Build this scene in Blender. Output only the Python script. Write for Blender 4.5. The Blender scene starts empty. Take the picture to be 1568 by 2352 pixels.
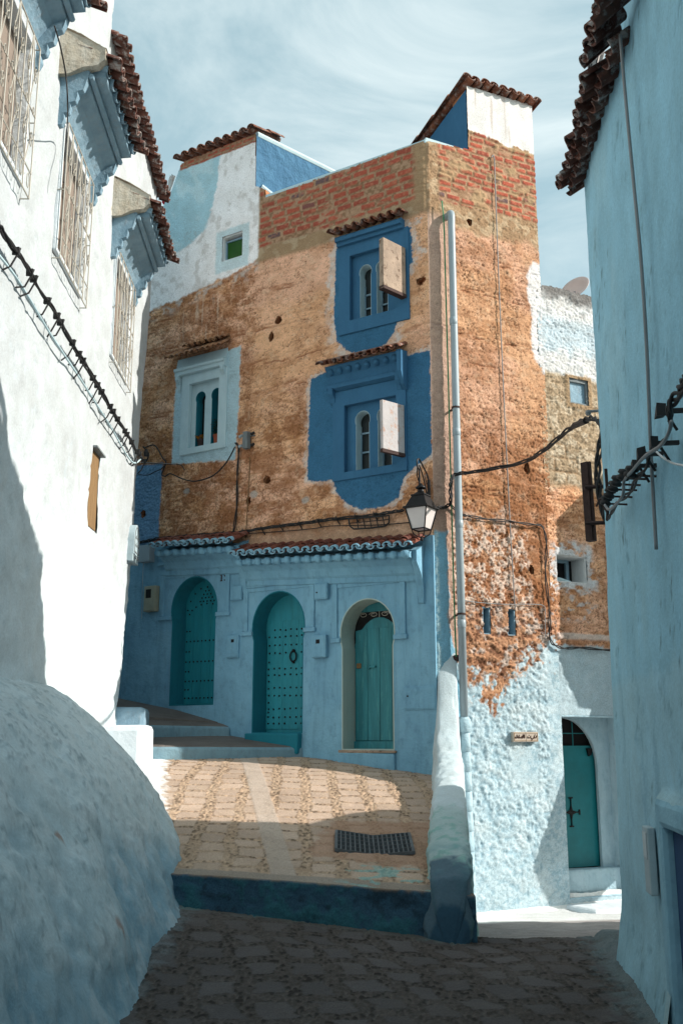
import bpy, math, random
import numpy as np
from mathutils import Vector, Matrix
from mathutils.geometry import tessellate_polygon
random.seed(7)
rad = math.radians
# ------------------------------------------------------------------ camera, sky, sun, exposure
TILT, FPX, EYE = rad(12.9), 2290.0, 1.6
scene = bpy.context.scene
COL = scene.collection
cam = bpy.data.objects.new('camera', bpy.data.cameras.new('camera'))
COL.objects.link(cam)
cam.location = (0, 0, EYE)
cam.rotation_euler = (rad(90) + TILT, 0, 0)
cam.data.sensor_fit = 'VERTICAL'; cam.data.sensor_height = 36.0
cam.data.lens = 36.0 * FPX / 2352.0
cam.data.clip_start = 0.1; cam.data.clip_end = 3000
scene.camera = cam
scene.view_settings.view_transform = 'Standard'
scene.view_settings.look = 'None'
scene.view_settings.gamma = 1
scene.view_settings.exposure = 0.86
SUN = Vector((1.0, -0.15, 0.60)).normalized()
sun = bpy.data.objects.new('sun', bpy.data.lights.new('sun', 'SUN'))
COL.objects.link(sun)
sun.location = (12, -2, 14)
sun.data.energy = 3.5; sun.data.angle = rad(0.5); sun.data.color = (1.0, 0.94, 0.85)
sun.rotation_euler = SUN.to_track_quat('Z', 'Y').to_euler()
world = bpy.data.worlds.new('World'); scene.world = world; world.use_nodes = True
wt = world.node_tree; wt.nodes.clear()
def wn(t, **k):
    n = wt.nodes.new(t)
    for a, b in k.items(): setattr(n, a, b)
    return n
sky = wn('ShaderNodeTexSky', sky_type='NISHITA', sun_disc=False)
sky.sun_elevation = math.asin(SUN.z); sky.sun_rotation = math.atan2(SUN.x, SUN.y)
sky.air_density = 1.0; sky.dust_density = 2.6; sky.ozone_density = 1.6; sky.altitude = 600
tc = wn('ShaderNodeTexCoord'); mp = wn('ShaderNodeMapping'); mp.inputs['Scale'].default_value = (1.3, 1.0, 2.6); mp.inputs['Rotation'].default_value = (0.1, 0.5, 0.4)
n1 = wn('ShaderNodeTexNoise'); n1.inputs['Scale'].default_value = 2.3; n1.inputs['Detail'].default_value = 9; n1.inputs['Roughness'].default_value = 0.58; n1.inputs['Distortion'].default_value = 0.9
rp = wn('ShaderNodeValToRGB'); rp.color_ramp.elements[0].position = 0.45; rp.color_ramp.elements[1].position = 0.70
mul = wn('ShaderNodeMixRGB', blend_type='MULTIPLY'); mul.inputs[0].default_value = 1; mul.inputs[2].default_value = (1.08, 1.12, 0.98, 1)
mx = wn('ShaderNodeMixRGB'); mx.inputs[2].default_value = (4.15, 4.75, 4.85, 1)
base = wn('ShaderNodeMixRGB'); base.inputs[0].default_value = 0.66; base.inputs[2].default_value = (2.45, 3.45, 3.60, 1)
bg = wn('ShaderNodeBackground'); bg.inputs['Strength'].default_value = 0.117
wo = wn('ShaderNodeOutputWorld')
lk = wt.links.new
lk(tc.outputs['Generated'], mp.inputs['Vector']); lk(mp.outputs[0], n1.inputs['Vector']); lk(n1.outputs['Fac'], rp.inputs[0])
lk(sky.outputs[0], mul.inputs[1]); lk(mul.outputs[0], base.inputs[1]); lk(base.outputs[0], mx.inputs[1])
mm = wn('ShaderNodeMath', operation='MULTIPLY'); mm.inputs[1].default_value = 0.80
lk(rp.outputs[0], mm.inputs[0]); lk(mm.outputs[0], mx.inputs[0]); lk(mx.outputs[0], bg.inputs[0]); lk(bg.outputs[0], wo.inputs[0])

# ------------------------------------------------------------------ frames: a vertical wall plane with its own x (right), y (inwards), z (up)
CT, ST = math.cos(TILT), math.sin(TILT)
class Frame:
    def __init__(s, ox, oy, deg):
        a = rad(deg); s.o = (ox, oy); s.ax = (math.cos(a), math.sin(a)); s.ay = (-math.sin(a), math.cos(a))
        s.M = Matrix.Translation((ox, oy, 0)) @ Matrix.Rotation(a, 4, 'Z')
    def hit(s, px, py, off=0.0):
        u = (px - 784) / FPX; v = (1176 - py) / FPX
        d = (u, CT - v * ST, ST + v * CT)
        o = (s.o[0] - s.ay[0] * off, s.o[1] - s.ay[1] * off)
        t = (o[0] * s.ay[0] + o[1] * s.ay[1]) / (d[0] * s.ay[0] + d[1] * s.ay[1])
        return ((d[0] * t - s.o[0]) * s.ax[0] + (d[1] * t - s.o[1]) * s.ax[1], EYE + d[2] * t)
    def w(s, x, y, z): return s.M @ Vector((x, y, z))
FA = Frame(1.25, 13.2, -32)       # main house, face with the three doors
RF = Frame(1.25, 13.2, 26.6)      # main house, face on the right lane
LF = Frame(-2.6, 0, 91.55)        # white house on the left
RW = Frame(2.07, 7.9, 262.8)      # pale blue house on the right
WD = Frame(0, 0, 0)
def hits(fr, pts, off=0.0): return [fr.hit(a, b, off) for a, b in pts]

# ------------------------------------------------------------------ materials
def srgb(r, g, b):
    f = lambda c: ((c / 255 + 0.055) / 1.055) ** 2.4 if c > 10 else c / 255 / 12.92
    return (f(r), f(g), f(b))
class NT:
    def __init__(s, name):
        s.m = bpy.data.materials.new(name); s.m.use_nodes = True; s.t = s.m.node_tree
        s.b = s.t.nodes['Principled BSDF']; s.tc = s.n('ShaderNodeTexCoord'); s.vec = s.tc.outputs['Object']
    def n(s, ty, ins=None, **k):
        n = s.t.nodes.new(ty)
        for a, b in k.items(): setattr(n, a, b)
        for a, b in (ins or {}).items():
            if hasattr(b, 'links'): s.t.links.new(b, n.inputs[a])
            else: n.inputs[a].default_value = b
        return n
    def noise(s, sc, det=6, rough=0.6, scale=(1, 1, 1), dist=0):
        mp = s.n('ShaderNodeMapping', {'Vector': s.vec, 'Scale': scale})
        return s.n('ShaderNodeTexNoise', {'Vector': mp.outputs[0], 'Scale': sc, 'Detail': det, 'Roughness': rough, 'Distortion': dist}).outputs['Fac']
    def ramp(s, f, a, b, ca=(0, 0, 0), cb=(1, 1, 1)):
        r = s.n('ShaderNodeValToRGB', {0: f}); e = r.color_ramp.elements
        e[0].position = a; e[1].position = b; e[0].color = (*ca, 1); e[1].color = (*cb, 1)
        return r.outputs[0]
    def mix(s, f, a, b, mode='MIX'):
        c = lambda v: (*v, 1) if isinstance(v, tuple) and len(v) == 3 else v
        return s.n('ShaderNodeMixRGB', {0: f, 1: c(a), 2: c(b)}, blend_type=mode).outputs[0]
    def bump(s, h, dist, strength=1.0, normal=None):
        d = {'Height': h, 'Distance': dist, 'Strength': strength}
        if normal is not None: d['Normal'] = normal
        return s.n('ShaderNodeBump', d).outputs[0]
    def fin(s, col, rough=0.9, normal=None, metal=0.0, spec=0.25):
        for k, v in (('Base Color', col), ('Roughness', rough), ('Metallic', metal), ('Specular IOR Level', spec)):
            if hasattr(v, 'links'): s.t.links.new(v, s.b.inputs[k])
            else: s.b.inputs[k].default_value = (*v, 1) if isinstance(v, tuple) else v
        if normal is not None: s.t.links.new(normal, s.b.inputs['Normal'])
        return s.m
def m_attr(name, big=3.0, fine=60.0, bd=0.006, var=0.35):
    a = NT(name); c = a.n('ShaderNodeAttribute', attribute_name='Col').outputs['Color']
    f1 = a.ramp(a.noise(fine, 6, 0.75), 0.3, 0.7, (1.03 - var,) * 3, (1.03 + var * 0.75,) * 3)
    f2 = a.ramp(a.noise(big, 5, 0.6), 0.3, 0.7, (0.92, 0.90, 0.88), (1.10, 1.10, 1.10))
    c = a.mix(1, a.mix(1, c, f1, 'MULTIPLY'), f2, 'MULTIPLY')
    nb = a.bump(a.noise(fine * 0.8, 8, 0.75), bd)
    return a.fin(c, 0.95, nb, 0, 0.15)
def m_plaster(name, col, col2=None, dirt=(0.3, 0.3, 0.3), dirtamt=0.3, bd=0.012, big=2.2, streak=True, chips=0.0, chipcol=(0.6, 0.62, 0.6)):
    a = NT(name); col2 = col2 or tuple(c * 0.8 for c in col)
    c = a.mix(a.ramp(a.noise(big, 7, 0.62, (1, 1, 0.55), 0.4), 0.32, 0.66), col, col2)
    c = a.mix(a.ramp(a.noise(big * 5, 8, 0.7, (1, 1, 0.5)), 0.52, 0.78, (0, 0, 0), (dirtamt,) * 3), c, dirt)
    if streak:
        c = a.mix(a.ramp(a.noise(9, 6, 0.65, (1, 1, 0.08)), 0.52, 0.74, (0, 0, 0), (dirtamt * 0.9,) * 3), c, tuple(x * 0.75 for x in col2))
    if chips:
        c = a.mix(a.ramp(a.noise(14, 9, 0.8), 0.66, 0.70, (0, 0, 0), (chips,) * 3), c, chipcol)
    h = a.noise(3.0, 6, 0.55); h2 = a.noise(34, 8, 0.72)
    nb = a.bump(h2, bd * 0.6, 1.0, a.bump(h, bd * 6, 0.7))
    return a.fin(c, 0.88, nb, 0, 0.25)
def m_paint(name, col, rough=0.55, var=0.25, bd=0.003, metal=0.0, worn=None, wornamt=0.5, grain=(1, 1, 1), sc=8):
    a = NT(name)
    c = a.mix(a.ramp(a.noise(sc, 6, 0.65, grain), 0.3, 0.7), col, tuple(x * (1 - var) for x in col))
    if worn is not None: c = a.mix(a.ramp(a.noise(sc * 2.3, 9, 0.75, grain), 0.55, 0.62, (0, 0, 0), (wornamt,) * 3), c, worn)
    return a.fin(c, rough, a.bump(a.noise(sc * 5, 6, 0.7, grain), bd), metal, 0.35)
def m_tile(name, lip=None, lipy=None, lime=0.5, base=(0.23, 0.085, 0.05)):
    a = NT(name)
    c = a.mix(a.ramp(a.noise(7, 4, 0.6), 0.35, 0.65), base, tuple(x * 0.45 for x in base)); c = a.mix(a.ramp(a.noise(4.3, 2, 0.5), 0.5, 0.62, (0, 0, 0), (0.5,) * 3), c, (base[0] * 1.5, base[1] * 1.7, base[2] * 1.6))
    c = a.mix(a.ramp(a.noise(11, 7, 0.7), 0.5, 0.62, (0, 0, 0), (lime,) * 3), c, (0.42, 0.40, 0.38))
    c = a.mix(a.ramp(a.noise(23, 6, 0.7), 0.55, 0.66, (0, 0, 0), (0.6,) * 3), c, (0.05, 0.045, 0.04))
    if lip is not None:
        sp = a.n('ShaderNodeSeparateXYZ', {0: a.vec}).outputs['Y']
        cmp = a.n('ShaderNodeMath', {0: sp, 1: lipy}, operation='LESS_THAN').outputs[0]
        c = a.mix(cmp, c, lip)
    return a.fin(c, 0.9, a.bump(a.noise(40, 6, 0.7), 0.004), 0, 0.2)

SKYBLUE, PALEB, DEEPB = (0.20, 0.42, 0.56), (0.42, 0.62, 0.70), (0.045, 0.15, 0.27)
TEAL, TEALD = (0.02, 0.27, 0.34), (0.02, 0.24, 0.25)
EARTH, EARTHD, PINK, CLAY = (0.82, 0.475, 0.28), (0.38, 0.165, 0.08), (0.82, 0.485, 0.34), (0.42, 0.28, 0.17)
BRICK = (0.42, 0.10, 0.06)
WHITE = (0.78, 0.80, 0.80)
M = {}
M['earth'] = m_attr('rammed_earth')
M['ground'] = m_attr('cobbled_ground', 2.0, 75.0, 0.005, 0.42)
M['lime'] = m_attr('limewashed_render', 2.5, 46.0, 0.008, 0.16)
M['low'] = m_plaster('blue_wall_paint', (0.23, 0.45, 0.585), (0.165, 0.35, 0.49), (0.09, 0.19, 0.28), 0.7, 0.012, 1.9, chips=0.35, chipcol=(0.40, 0.56, 0.64))
M['deep'] = m_plaster('deep_blue_paint', DEEPB, (0.038, 0.13, 0.24), (0.025, 0.09, 0.18), 0.35, 0.006, 2.0)
M['pale'] = m_plaster('pale_blue_paint', (0.50, 0.64, 0.68), (0.45, 0.59, 0.64), (0.3, 0.42, 0.5), 0.4, 0.006, 2.0)
M['right'] = m_plaster('aqua_wall_paint', (0.325, 0.57, 0.69), (0.26, 0.48, 0.60), (0.13, 0.27, 0.38), 0.62, 0.010, 1.1, chips=0.18, chipcol=(0.12, 0.25, 0.36))
M['left'] = m_plaster('white_limewash', (0.70, 0.74, 0.77), (0.64, 0.70, 0.74), (0.55, 0.64, 0.69), 0.25, 0.010, 1.6)
M['white'] = m_plaster('white_plaster', (0.78, 0.79, 0.79), (0.70, 0.71, 0.71), (0.5, 0.48, 0.45), 0.4, 0.006, 4)
M['greyblue'] = m_plaster('weathered_blue_lime', (0.26, 0.38, 0.46), (0.18, 0.29, 0.37), (0.30, 0.28, 0.27), 0.5, 0.012, 3)
M['bluelime'] = m_plaster('thick_blue_limewash', (0.46, 0.61, 0.68), (0.36, 0.52, 0.60), (0.16, 0.30, 0.38), 0.5, 0.02, 4)
M['blocks'] = m_plaster('blue_tower_paint', (0.075, 0.19, 0.31), (0.055, 0.15, 0.26), (0.04, 0.10, 0.18), 0.5, 0.03, 2.5)
M['ltcap'] = m_plaster('stained_lime_capping', (0.60, 0.57, 0.50), (0.50, 0.43, 0.33), (0.20, 0.12, 0.07), 0.9, 0.03, 5)
M['navy'] = m_plaster('navy_paint', (0.035, 0.09, 0.19), (0.03, 0.075, 0.16), (0.05, 0.1, 0.2), 0.3, 0.004, 2)
M['teal'] = m_paint('teal_door_paint', TEAL, 0.5, 0.32, 0.003, worn=(0.04, 0.31, 0.33), wornamt=0.4, grain=(1, 1, 0.12), sc=9)
M['tealw'] = m_paint('worn_teal_door_paint', (0.035, 0.24, 0.285), 0.6, 0.42, 0.004, worn=(0.08, 0.30, 0.31), wornamt=0.6, grain=(1, 1, 0.1), sc=12)
M['teals'] = m_plaster('teal_reveal_paint', (0.015, 0.19, 0.25), (0.015, 0.16, 0.22), (0.01, 0.14, 0.18), 0.4, 0.006, 3)
M['jamb'] = m_plaster('greenish_white_reveal', (0.42, 0.50, 0.46), (0.38, 0.47, 0.44), (0.3, 0.35, 0.33), 0.4, 0.006, 3)
M['teal4'] = m_paint('dark_teal_door_paint', (0.01, 0.19, 0.22), 0.45, 0.2, 0.002, sc=5)
M['dark'] = m_paint('dark_interior', (0.012, 0.012, 0.014), 0.9, 0.2)
M['iron'] = m_paint('black_iron', (0.018, 0.018, 0.02), 0.45, 0.3, 0.002, 0.6)
M['cable'] = m_paint('black_cable_rubber', (0.022, 0.021, 0.022), 0.6, 0.3, 0.002, sc=30)
M['rust'] = m_paint('rusty_steel', (0.07, 0.04, 0.035), 0.8, 0.4, 0.004, 0.2, sc=20)
M['grille'] = m_paint('cream_iron_paint', (0.47, 0.44, 0.38), 0.5, 0.15)
M['pipe'] = m_paint('grey_plastic_pipe', (0.33, 0.40, 0.44), 0.4, 0.15, 0.001, sc=2)
M['hose'] = m_paint('green_plastic_hose', (0.02, 0.22, 0.09), 0.4, 0.2)
M['wire'] = m_paint('grey_wire', (0.25, 0.26, 0.27), 0.5, 0.2)
M['wood'] = m_paint('weathered_wood', (0.30, 0.18, 0.08), 0.8, 0.45, 0.006, grain=(6, 6, 0.5), sc=9)
M['woodg'] = m_paint('grey_wood', (0.24, 0.27, 0.28), 0.8, 0.4, 0.006, grain=(5, 5, 0.5), sc=9)
M['shut'] = m_paint('flaking_shutter_paint', (0.44, 0.33, 0.25), 0.85, 0.45, 0.012, worn=(0.14, 0.09, 0.06), wornamt=1.0, sc=4.5)
M['shut2'] = m_paint('whitewashed_shutter', (0.50, 0.47, 0.47), 0.85, 0.2, 0.010, worn=(0.42, 0.25, 0.18), wornamt=0.8, sc=3.6)
M['beige'] = m_paint('beige_window_board', (0.25, 0.20, 0.165), 0.8, 0.15)
M['glassd'] = m_paint('dark_window_glass', (0.02, 0.028, 0.03), 0.45, 0.2, 0.0)
M['green'] = m_paint('green_glass', (0.02, 0.10, 0.01), 0.25, 0.3, 0.0)
M['tile'] = m_tile('roof_tile')
M['tileb'] = m_tile('painted_lip_roof_tile', (0.26, 0.46, 0.58), -0.40, 0.12, (0.20, 0.06, 0.04))
M['tilew'] = m_tile('lime_streaked_roof_tile', lime=0.75, base=(0.15, 0.06, 0.045))
M['tileo'] = m_tile('ochre_roof_tile', lime=0.25, base=(0.30, 0.14, 0.07))
M['clay'] = m_paint('terracotta_pot', (0.42, 0.10, 0.05), 0.85, 0.2)
M['leaf'] = m_paint('dark_leaf', (0.03, 0.06, 0.02), 0.6, 0.4)
M['flower'] = m_paint('orange_flower', (0.55, 0.22, 0.02), 0.6, 0.3)
M['paper'] = m_paint('sign_ceramic', (0.50, 0.42, 0.35), 0.6, 0.2, 0.001, sc=20)
M['ink'] = m_paint('dark_lettering', (0.07, 0.03, 0.02), 0.7, 0.2)
M['inkr'] = m_paint('red_brown_lettering', (0.05, 0.02, 0.018), 0.7, 0.2)
M['signg'] = m_paint('grey_sign_stone', (0.42, 0.52, 0.56), 0.8, 0.2)
M['lampglass'] = m_paint('milky_lamp_glass', (0.62, 0.57, 0.56), 0.25, 0.08, 0.0)
M['redcloth'] = m_paint('red_cloth', (0.6, 0.02, 0.05), 0.9, 0.2)
M['tarp'] = m_paint('pale_tarpaulin', (0.55, 0.50, 0.48), 0.7, 0.3, 0.01, sc=4)
M['dish'] = m_paint('salmon_dish_paint', (0.80, 0.62, 0.56), 0.5, 0.1)
M['meter'] = m_paint('meter_box_plastic', (0.34, 0.34, 0.26), 0.5, 0.2)
M['grate'] = m_paint('cast_iron_grate', (0.16, 0.17, 0.18), 0.6, 0.4, 0.003, 0.3)

# ------------------------------------------------------------------ object helpers
WM = {}
def link(o, parent, mat):
    COL.objects.link(o)
    if parent is None: o.matrix_world = mat
    else:
        o.parent = parent; o.matrix_parent_inverse = Matrix.Identity(4)
        o.matrix_basis = WM[parent.name].inverted() @ mat
    WM[o.name] = mat.copy()
    return o
def tag(o, label=None, cat=None, group=None, kind=None):
    if label: o['label'] = label
    if cat: o['category'] = cat
    if group: o['group'] = group
    if kind: o['kind'] = kind
    return o
def empty(name, pos, label=None, cat=None, group=None, parent=None, ang=0.0):
    o = bpy.data.objects.new(name, None); o.empty_display_size = 0.2
    link(o, parent, Matrix.Translation(pos) @ Matrix.Rotation(ang, 4, 'Z'))
    return tag(o, label, cat, group)
class MB:
    def __init__(s): s.v = []; s.f = []
    def add(s, vs, fs):
        b = len(s.v); s.v += [tuple(p) for p in vs]; s.f += [tuple(i + b for i in f) for f in fs]; return s
    def box(s, x0, x1, y0, y1, z0, z1, j=0.0):
        r = lambda: random.uniform(-j, j) if j else 0
        vs = [(x + r(), y + r(), z + r()) for z in (z0, z1) for x, y in ((x0, y0), (x1, y0), (x1, y1), (x0, y1))]
        return s.add(vs, [(3, 2, 1, 0), (4, 5, 6, 7), (0, 1, 5, 4), (1, 2, 6, 5), (2, 3, 7, 6), (3, 0, 4, 7)])
    def prism(s, poly, y0, y1, holes=()):
        loops = [list(poly)] + [list(h) for h in holes]
        ar = lambda p: sum(p[i][0] * p[(i + 1) % len(p)][1] - p[(i + 1) % len(p)][0] * p[i][1] for i in range(len(p)))
        loops = [l if (ar(l) > 0) == (k == 0) else l[::-1] for k, l in enumerate(loops)]
        tris = tessellate_polygon([[Vector((x, z, 0)) for x, z in l] for l in loops])
        flat = [p for l in loops for p in l]; n = len(flat)
        vs = [(x, y0, z) for x, z in flat] + [(x, y1, z) for x, z in flat]
        fs = []
        for a, b, c in tris:
            p, q, r = flat[a], flat[b], flat[c]
            if (q[0] - p[0]) * (r[1] - p[1]) - (r[0] - p[0]) * (q[1] - p[1]) < 0: a, b, c = a, c, b
            fs += [(a, b, c), (n + c, n + b, n + a)]
        o = 0
        for l in loops:
            m = len(l)
            for i in range(m):
                a, b = o + i, o + (i + 1) % m
                fs.append((b, a, n + a, n + b))
            o += m
        return s.add(vs, fs)
    def profx(s, prof, x0, x1):      # closed (y, z) profile swept along x
        n = len(prof); vs = [(x0, y, z) for y, z in prof] + [(x1, y, z) for y, z in prof]
        fs = [(i, (i + 1) % n, n + (i + 1) % n, n + i) for i in range(n)]
        tr = tessellate_polygon([[Vector((y, z, 0)) for y, z in prof]])
        for a, b, c in tr: fs += [(a, b, c), (n + c, n + b, n + a)]
        return s.add(vs, fs)
    def tube(s, pts, r, n=8, r2=None):
        pts = [Vector(p) for p in pts]; rings = []; up = None
        for i, p in enumerate(pts):
            d = (pts[min(i + 1, len(pts) - 1)] - pts[max(i - 1, 0)])
            d = d.normalized() if d.length > 1e-9 else Vector((0, 0, 1))
            if up is None: up = Vector((0, 0, 1)) if abs(d.z) < 0.9 else Vector((1, 0, 0))
            a = d.cross(up).normalized(); up = a.cross(d).normalized()
            rr = r if r2 is None else r + (r2 - r) * i / max(1, len(pts) - 1)
            rings.append([p + (a * math.cos(t) + up * math.sin(t)) * rr for t in (2 * math.pi * k / n for k in range(n))])
        vs = [q for R_ in rings for q in R_]; fs = []
        for i in range(len(rings) - 1):
            for k in range(n): fs.append((i * n + k, i * n + (k + 1) % n, (i + 1) * n + (k + 1) % n, (i + 1) * n + k))
        fs.append(tuple(range(n - 1, -1, -1))); fs.append(tuple((len(rings) - 1) * n + k for k in range(n)))
        return s.add(vs, fs)
    def lathe(s, prof, c=(0, 0, 0), n=16, axis=None):
        ax = Vector(axis).normalized() if axis else Vector((0, 0, 1))
        q = Vector((0, 0, 1)).rotation_difference(ax); c = Vector(c)
        vs = [c + q @ Vector((r * math.cos(2 * math.pi * k / n), r * math.sin(2 * math.pi * k / n), z)) for r, z in prof for k in range(n)]
        fs = [(i * n + k, i * n + (k + 1) % n, (i + 1) * n + (k + 1) % n, (i + 1) * n + k) for i in range(len(prof) - 1) for k in range(n)]
        fs += [tuple(range(n - 1, -1, -1)), tuple((len(prof) - 1) * n + k for k in range(n))]
        return s.add(vs, fs)
    def frustum(s, a, b, ca, cb):     # square/rect frustum: half sizes a=(x,y) at centre ca, b at cb
        vs = [(c[0] + sx * h[0], c[1] + sy * h[1], c[2]) for h, c in ((a, ca), (b, cb)) for sx, sy in ((-1, -1), (1, -1), (1, 1), (-1, 1))]
        return s.add(vs, [(3, 2, 1, 0), (4, 5, 6, 7), (0, 1, 5, 4), (1, 2, 6, 5), (2, 3, 7, 6), (3, 0, 4, 7)])
    def build(s, name, mat, parent=None, fr=None, bevel=0.0, smooth=False, M0=None, shear=None):
        if shear: s.v = [(x, y, z + shear[0] * x + shear[1]) for x, y, z in s.v]
        me = bpy.data.meshes.new(name); me.from_pydata(s.v, [], s.f); me.validate()
        if smooth:
            me.polygons.foreach_set('use_smooth', [True] * len(me.polygons))
        me.materials.append(mat)
        o = bpy.data.objects.new(name, me)
        if bevel:
            b = o.modifiers.new('bevel', 'BEVEL'); b.width = bevel; b.segments = 2; b.limit_method = 'ANGLE'; b.angle_limit = rad(40)
        W = M0 if M0 is not None else (fr.M if fr else Matrix.Identity(4))
        return link(o, parent, W)
def spline(pts, k=8):
    pts = [Vector(p) for p in pts]; P = [pts[0]] + pts + [pts[-1]]; out = []
    for i in range(1, len(P) - 2):
        a, b, c, d = P[i - 1:i + 3]
        for j in range(k):
            t = j / k
            out.append(0.5 * ((2 * b) + (c - a) * t + (2 * a - 5 * b + 4 * c - d) * t * t + (3 * b - a - 3 * c + d) * t ** 3))
    return out + [pts[-1]]

# ------------------------------------------------------------------ numpy noise and relief grids
def h2(i, j, s):
    n = (i.astype(np.int64) * 374761393 + j.astype(np.int64) * 668265263 + s * 974711) & 0xffffffff
    n = ((n ^ (n >> 13)) * 1274126177) & 0xffffffff
    return ((n ^ (n >> 16)) & 0xffff) / 65535.0
def vn(x, y, s=0):
    i, j = np.floor(x), np.floor(y); u, v = x - i, y - j
    u = u * u * (3 - 2 * u); v = v * v * (3 - 2 * v)
    return (h2(i, j, s) * (1 - u) + h2(i + 1, j, s) * u) * (1 - v) + (h2(i, j + 1, s) * (1 - u) + h2(i + 1, j + 1, s) * u) * v
def fbm(x, y, s=0, o=5, g=0.5):
    r = 0; a = 1; t = 0
    for k in range(o): r = r + a * vn(x * 2 ** k, y * 2 ** k, s + k * 17); t += a; a *= g
    return r / t
def cells(x, y, s=0):
    i, j = np.floor(x), np.floor(y); best = np.full(x.shape, 9.0); bid = np.zeros(x.shape)
    for di in (-1, 0, 1):
        for dj in (-1, 0, 1):
            a, b = i + di, j + dj
            d = np.hypot(a + h2(a, b, s) - x, b + h2(a, b, s + 5) - y)
            m = d < best; best = np.where(m, d, best); bid = np.where(m, h2(a, b, s + 9), bid)
    return best, bid
def ss(a, b, x): t = np.clip((x - a) / (b - a), 0, 1); return t * t * (3 - 2 * t)
def sdf(X, Z, poly):                 # negative inside
    d = np.full(X.shape, 1e9); ins = np.zeros(X.shape, bool); n = len(poly)
    for k in range(n):
        (x0, z0), (x1, z1) = poly[k], poly[(k + 1) % n]
        ex, ez = x1 - x0, z1 - z0; L2 = ex * ex + ez * ez + 1e-12
        t = np.clip(((X - x0) * ex + (Z - z0) * ez) / L2, 0, 1)
        d = np.minimum(d, np.hypot(X - x0 - t * ex, Z - z0 - t * ez))
        c = ((z0 > Z) != (z1 > Z)) & (X < (x1 - x0) * (Z - z0) / (z1 - z0 + 1e-12) + x0)
        ins ^= c
    return np.where(ins, -d, d)
def lay(rgb, m, col):
    m = np.clip(m, 0, 1)[..., None]; return rgb * (1 - m) + np.array(col) * m
def grid_mesh(name, P, rgb, keep, mat, parent=None, fr=None, extra=None, excol=None, smooth=True):
    a, b = P.shape[:2]
    used = np.zeros((a, b), bool); q = keep[:-1, :-1] & keep[1:, :-1] & keep[:-1, 1:] & keep[1:, 1:]
    used[:-1, :-1] |= q; used[1:, :-1] |= q; used[:-1, 1:] |= q; used[1:, 1:] |= q
    idx = np.cumsum(used.ravel()).reshape(a, b) - 1
    F = np.stack([idx[:-1, :-1], idx[1:, :-1], idx[1:, 1:], idx[:-1, 1:]], -1)[q]
    V = P[used]; C = rgb[used]; nv, nf = len(V), len(F)
    loops = F.ravel(); starts = np.arange(nf) * 4; totals = np.full(nf, 4)
    if extra is not None:
        ev = np.array(extra.v); V = np.vstack([V, ev]); C = np.vstack([C, np.tile(np.array(excol), (len(ev), 1))])
        el = [i + nv for f in extra.f for i in f]; et = np.array([len(f) for f in extra.f])
        es = len(loops) + np.concatenate([[0], np.cumsum(et)[:-1]])
        loops = np.concatenate([loops, el]); starts = np.concatenate([starts, es]); totals = np.concatenate([totals, et])
    me = bpy.data.meshes.new(name)
    me.vertices.add(len(V)); me.vertices.foreach_set('co', V.astype(np.float32).ravel())
    me.loops.add(len(loops)); me.loops.foreach_set('vertex_index', loops.astype(np.int32))
    me.polygons.add(len(starts)); me.polygons.foreach_set('loop_start', starts.astype(np.int32))
    me.polygons.foreach_set('loop_total', totals.astype(np.int32))
    sm = np.zeros(len(starts), bool); sm[:nf] = smooth
    me.polygons.foreach_set('use_smooth', sm)
    me.update(calc_edges=True)
    at = me.attributes.new('Col', 'FLOAT_COLOR', 'POINT')
    at.data.foreach_set('color', np.hstack([C, np.ones((len(C), 1))]).astype(np.float32).ravel())
    me.materials.append(mat)
    o = bpy.data.objects.new(name, me)
    return link(o, parent, fr.M if fr else Matrix.Identity(4))
def mgrid(x0, x1, z0, z1, st):
    xs = np.linspace(x0, x1, int(round((x1 - x0) / st)) + 1); zs = np.linspace(z0, z1, int(round((z1 - z0) / st)) + 1)
    return np.meshgrid(xs, zs, indexing='ij')
def rectp(x0, x1, z0, z1): return [(x0, z0), (x1, z0), (x1, z1), (x0, z1)]
def arch(xl, xr, zb, zt, shoe=0.0, pt=0.06, g=0.0, n=22):
    """horseshoe arch outline; shoe = how far the jambs step in below the springing, g = inset"""
    cx = (xl + xr) / 2; rx = (xr - xl) / 2; zs = zt - rx * 1.12
    out = [(cx - rx + shoe + g, zb + g)]
    a0 = -0.35 if shoe else 0.0
    for k in range(n + 1):
        t = math.pi - a0 * 1.0 - (math.pi - 2 * a0) * k / n if shoe else math.pi - math.pi * k / n
        if shoe: t = math.pi + 0.38 - (math.pi + 0.76) * k / n
        x = cx + (rx - g) * math.cos(t); z = zs + (rx * 1.12 - g) * (math.sin(t) if math.sin(t) < 0 else math.sin(t) ** (1 - pt))
        if shoe and k == 0: out.append((cx - rx + shoe + g, z))
        out.append((x, z))
        if shoe and k == n: out.append((cx + rx - shoe - g, z))
    out.append((cx + rx - shoe - g, zb + g))
    return out[::-1]
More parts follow.
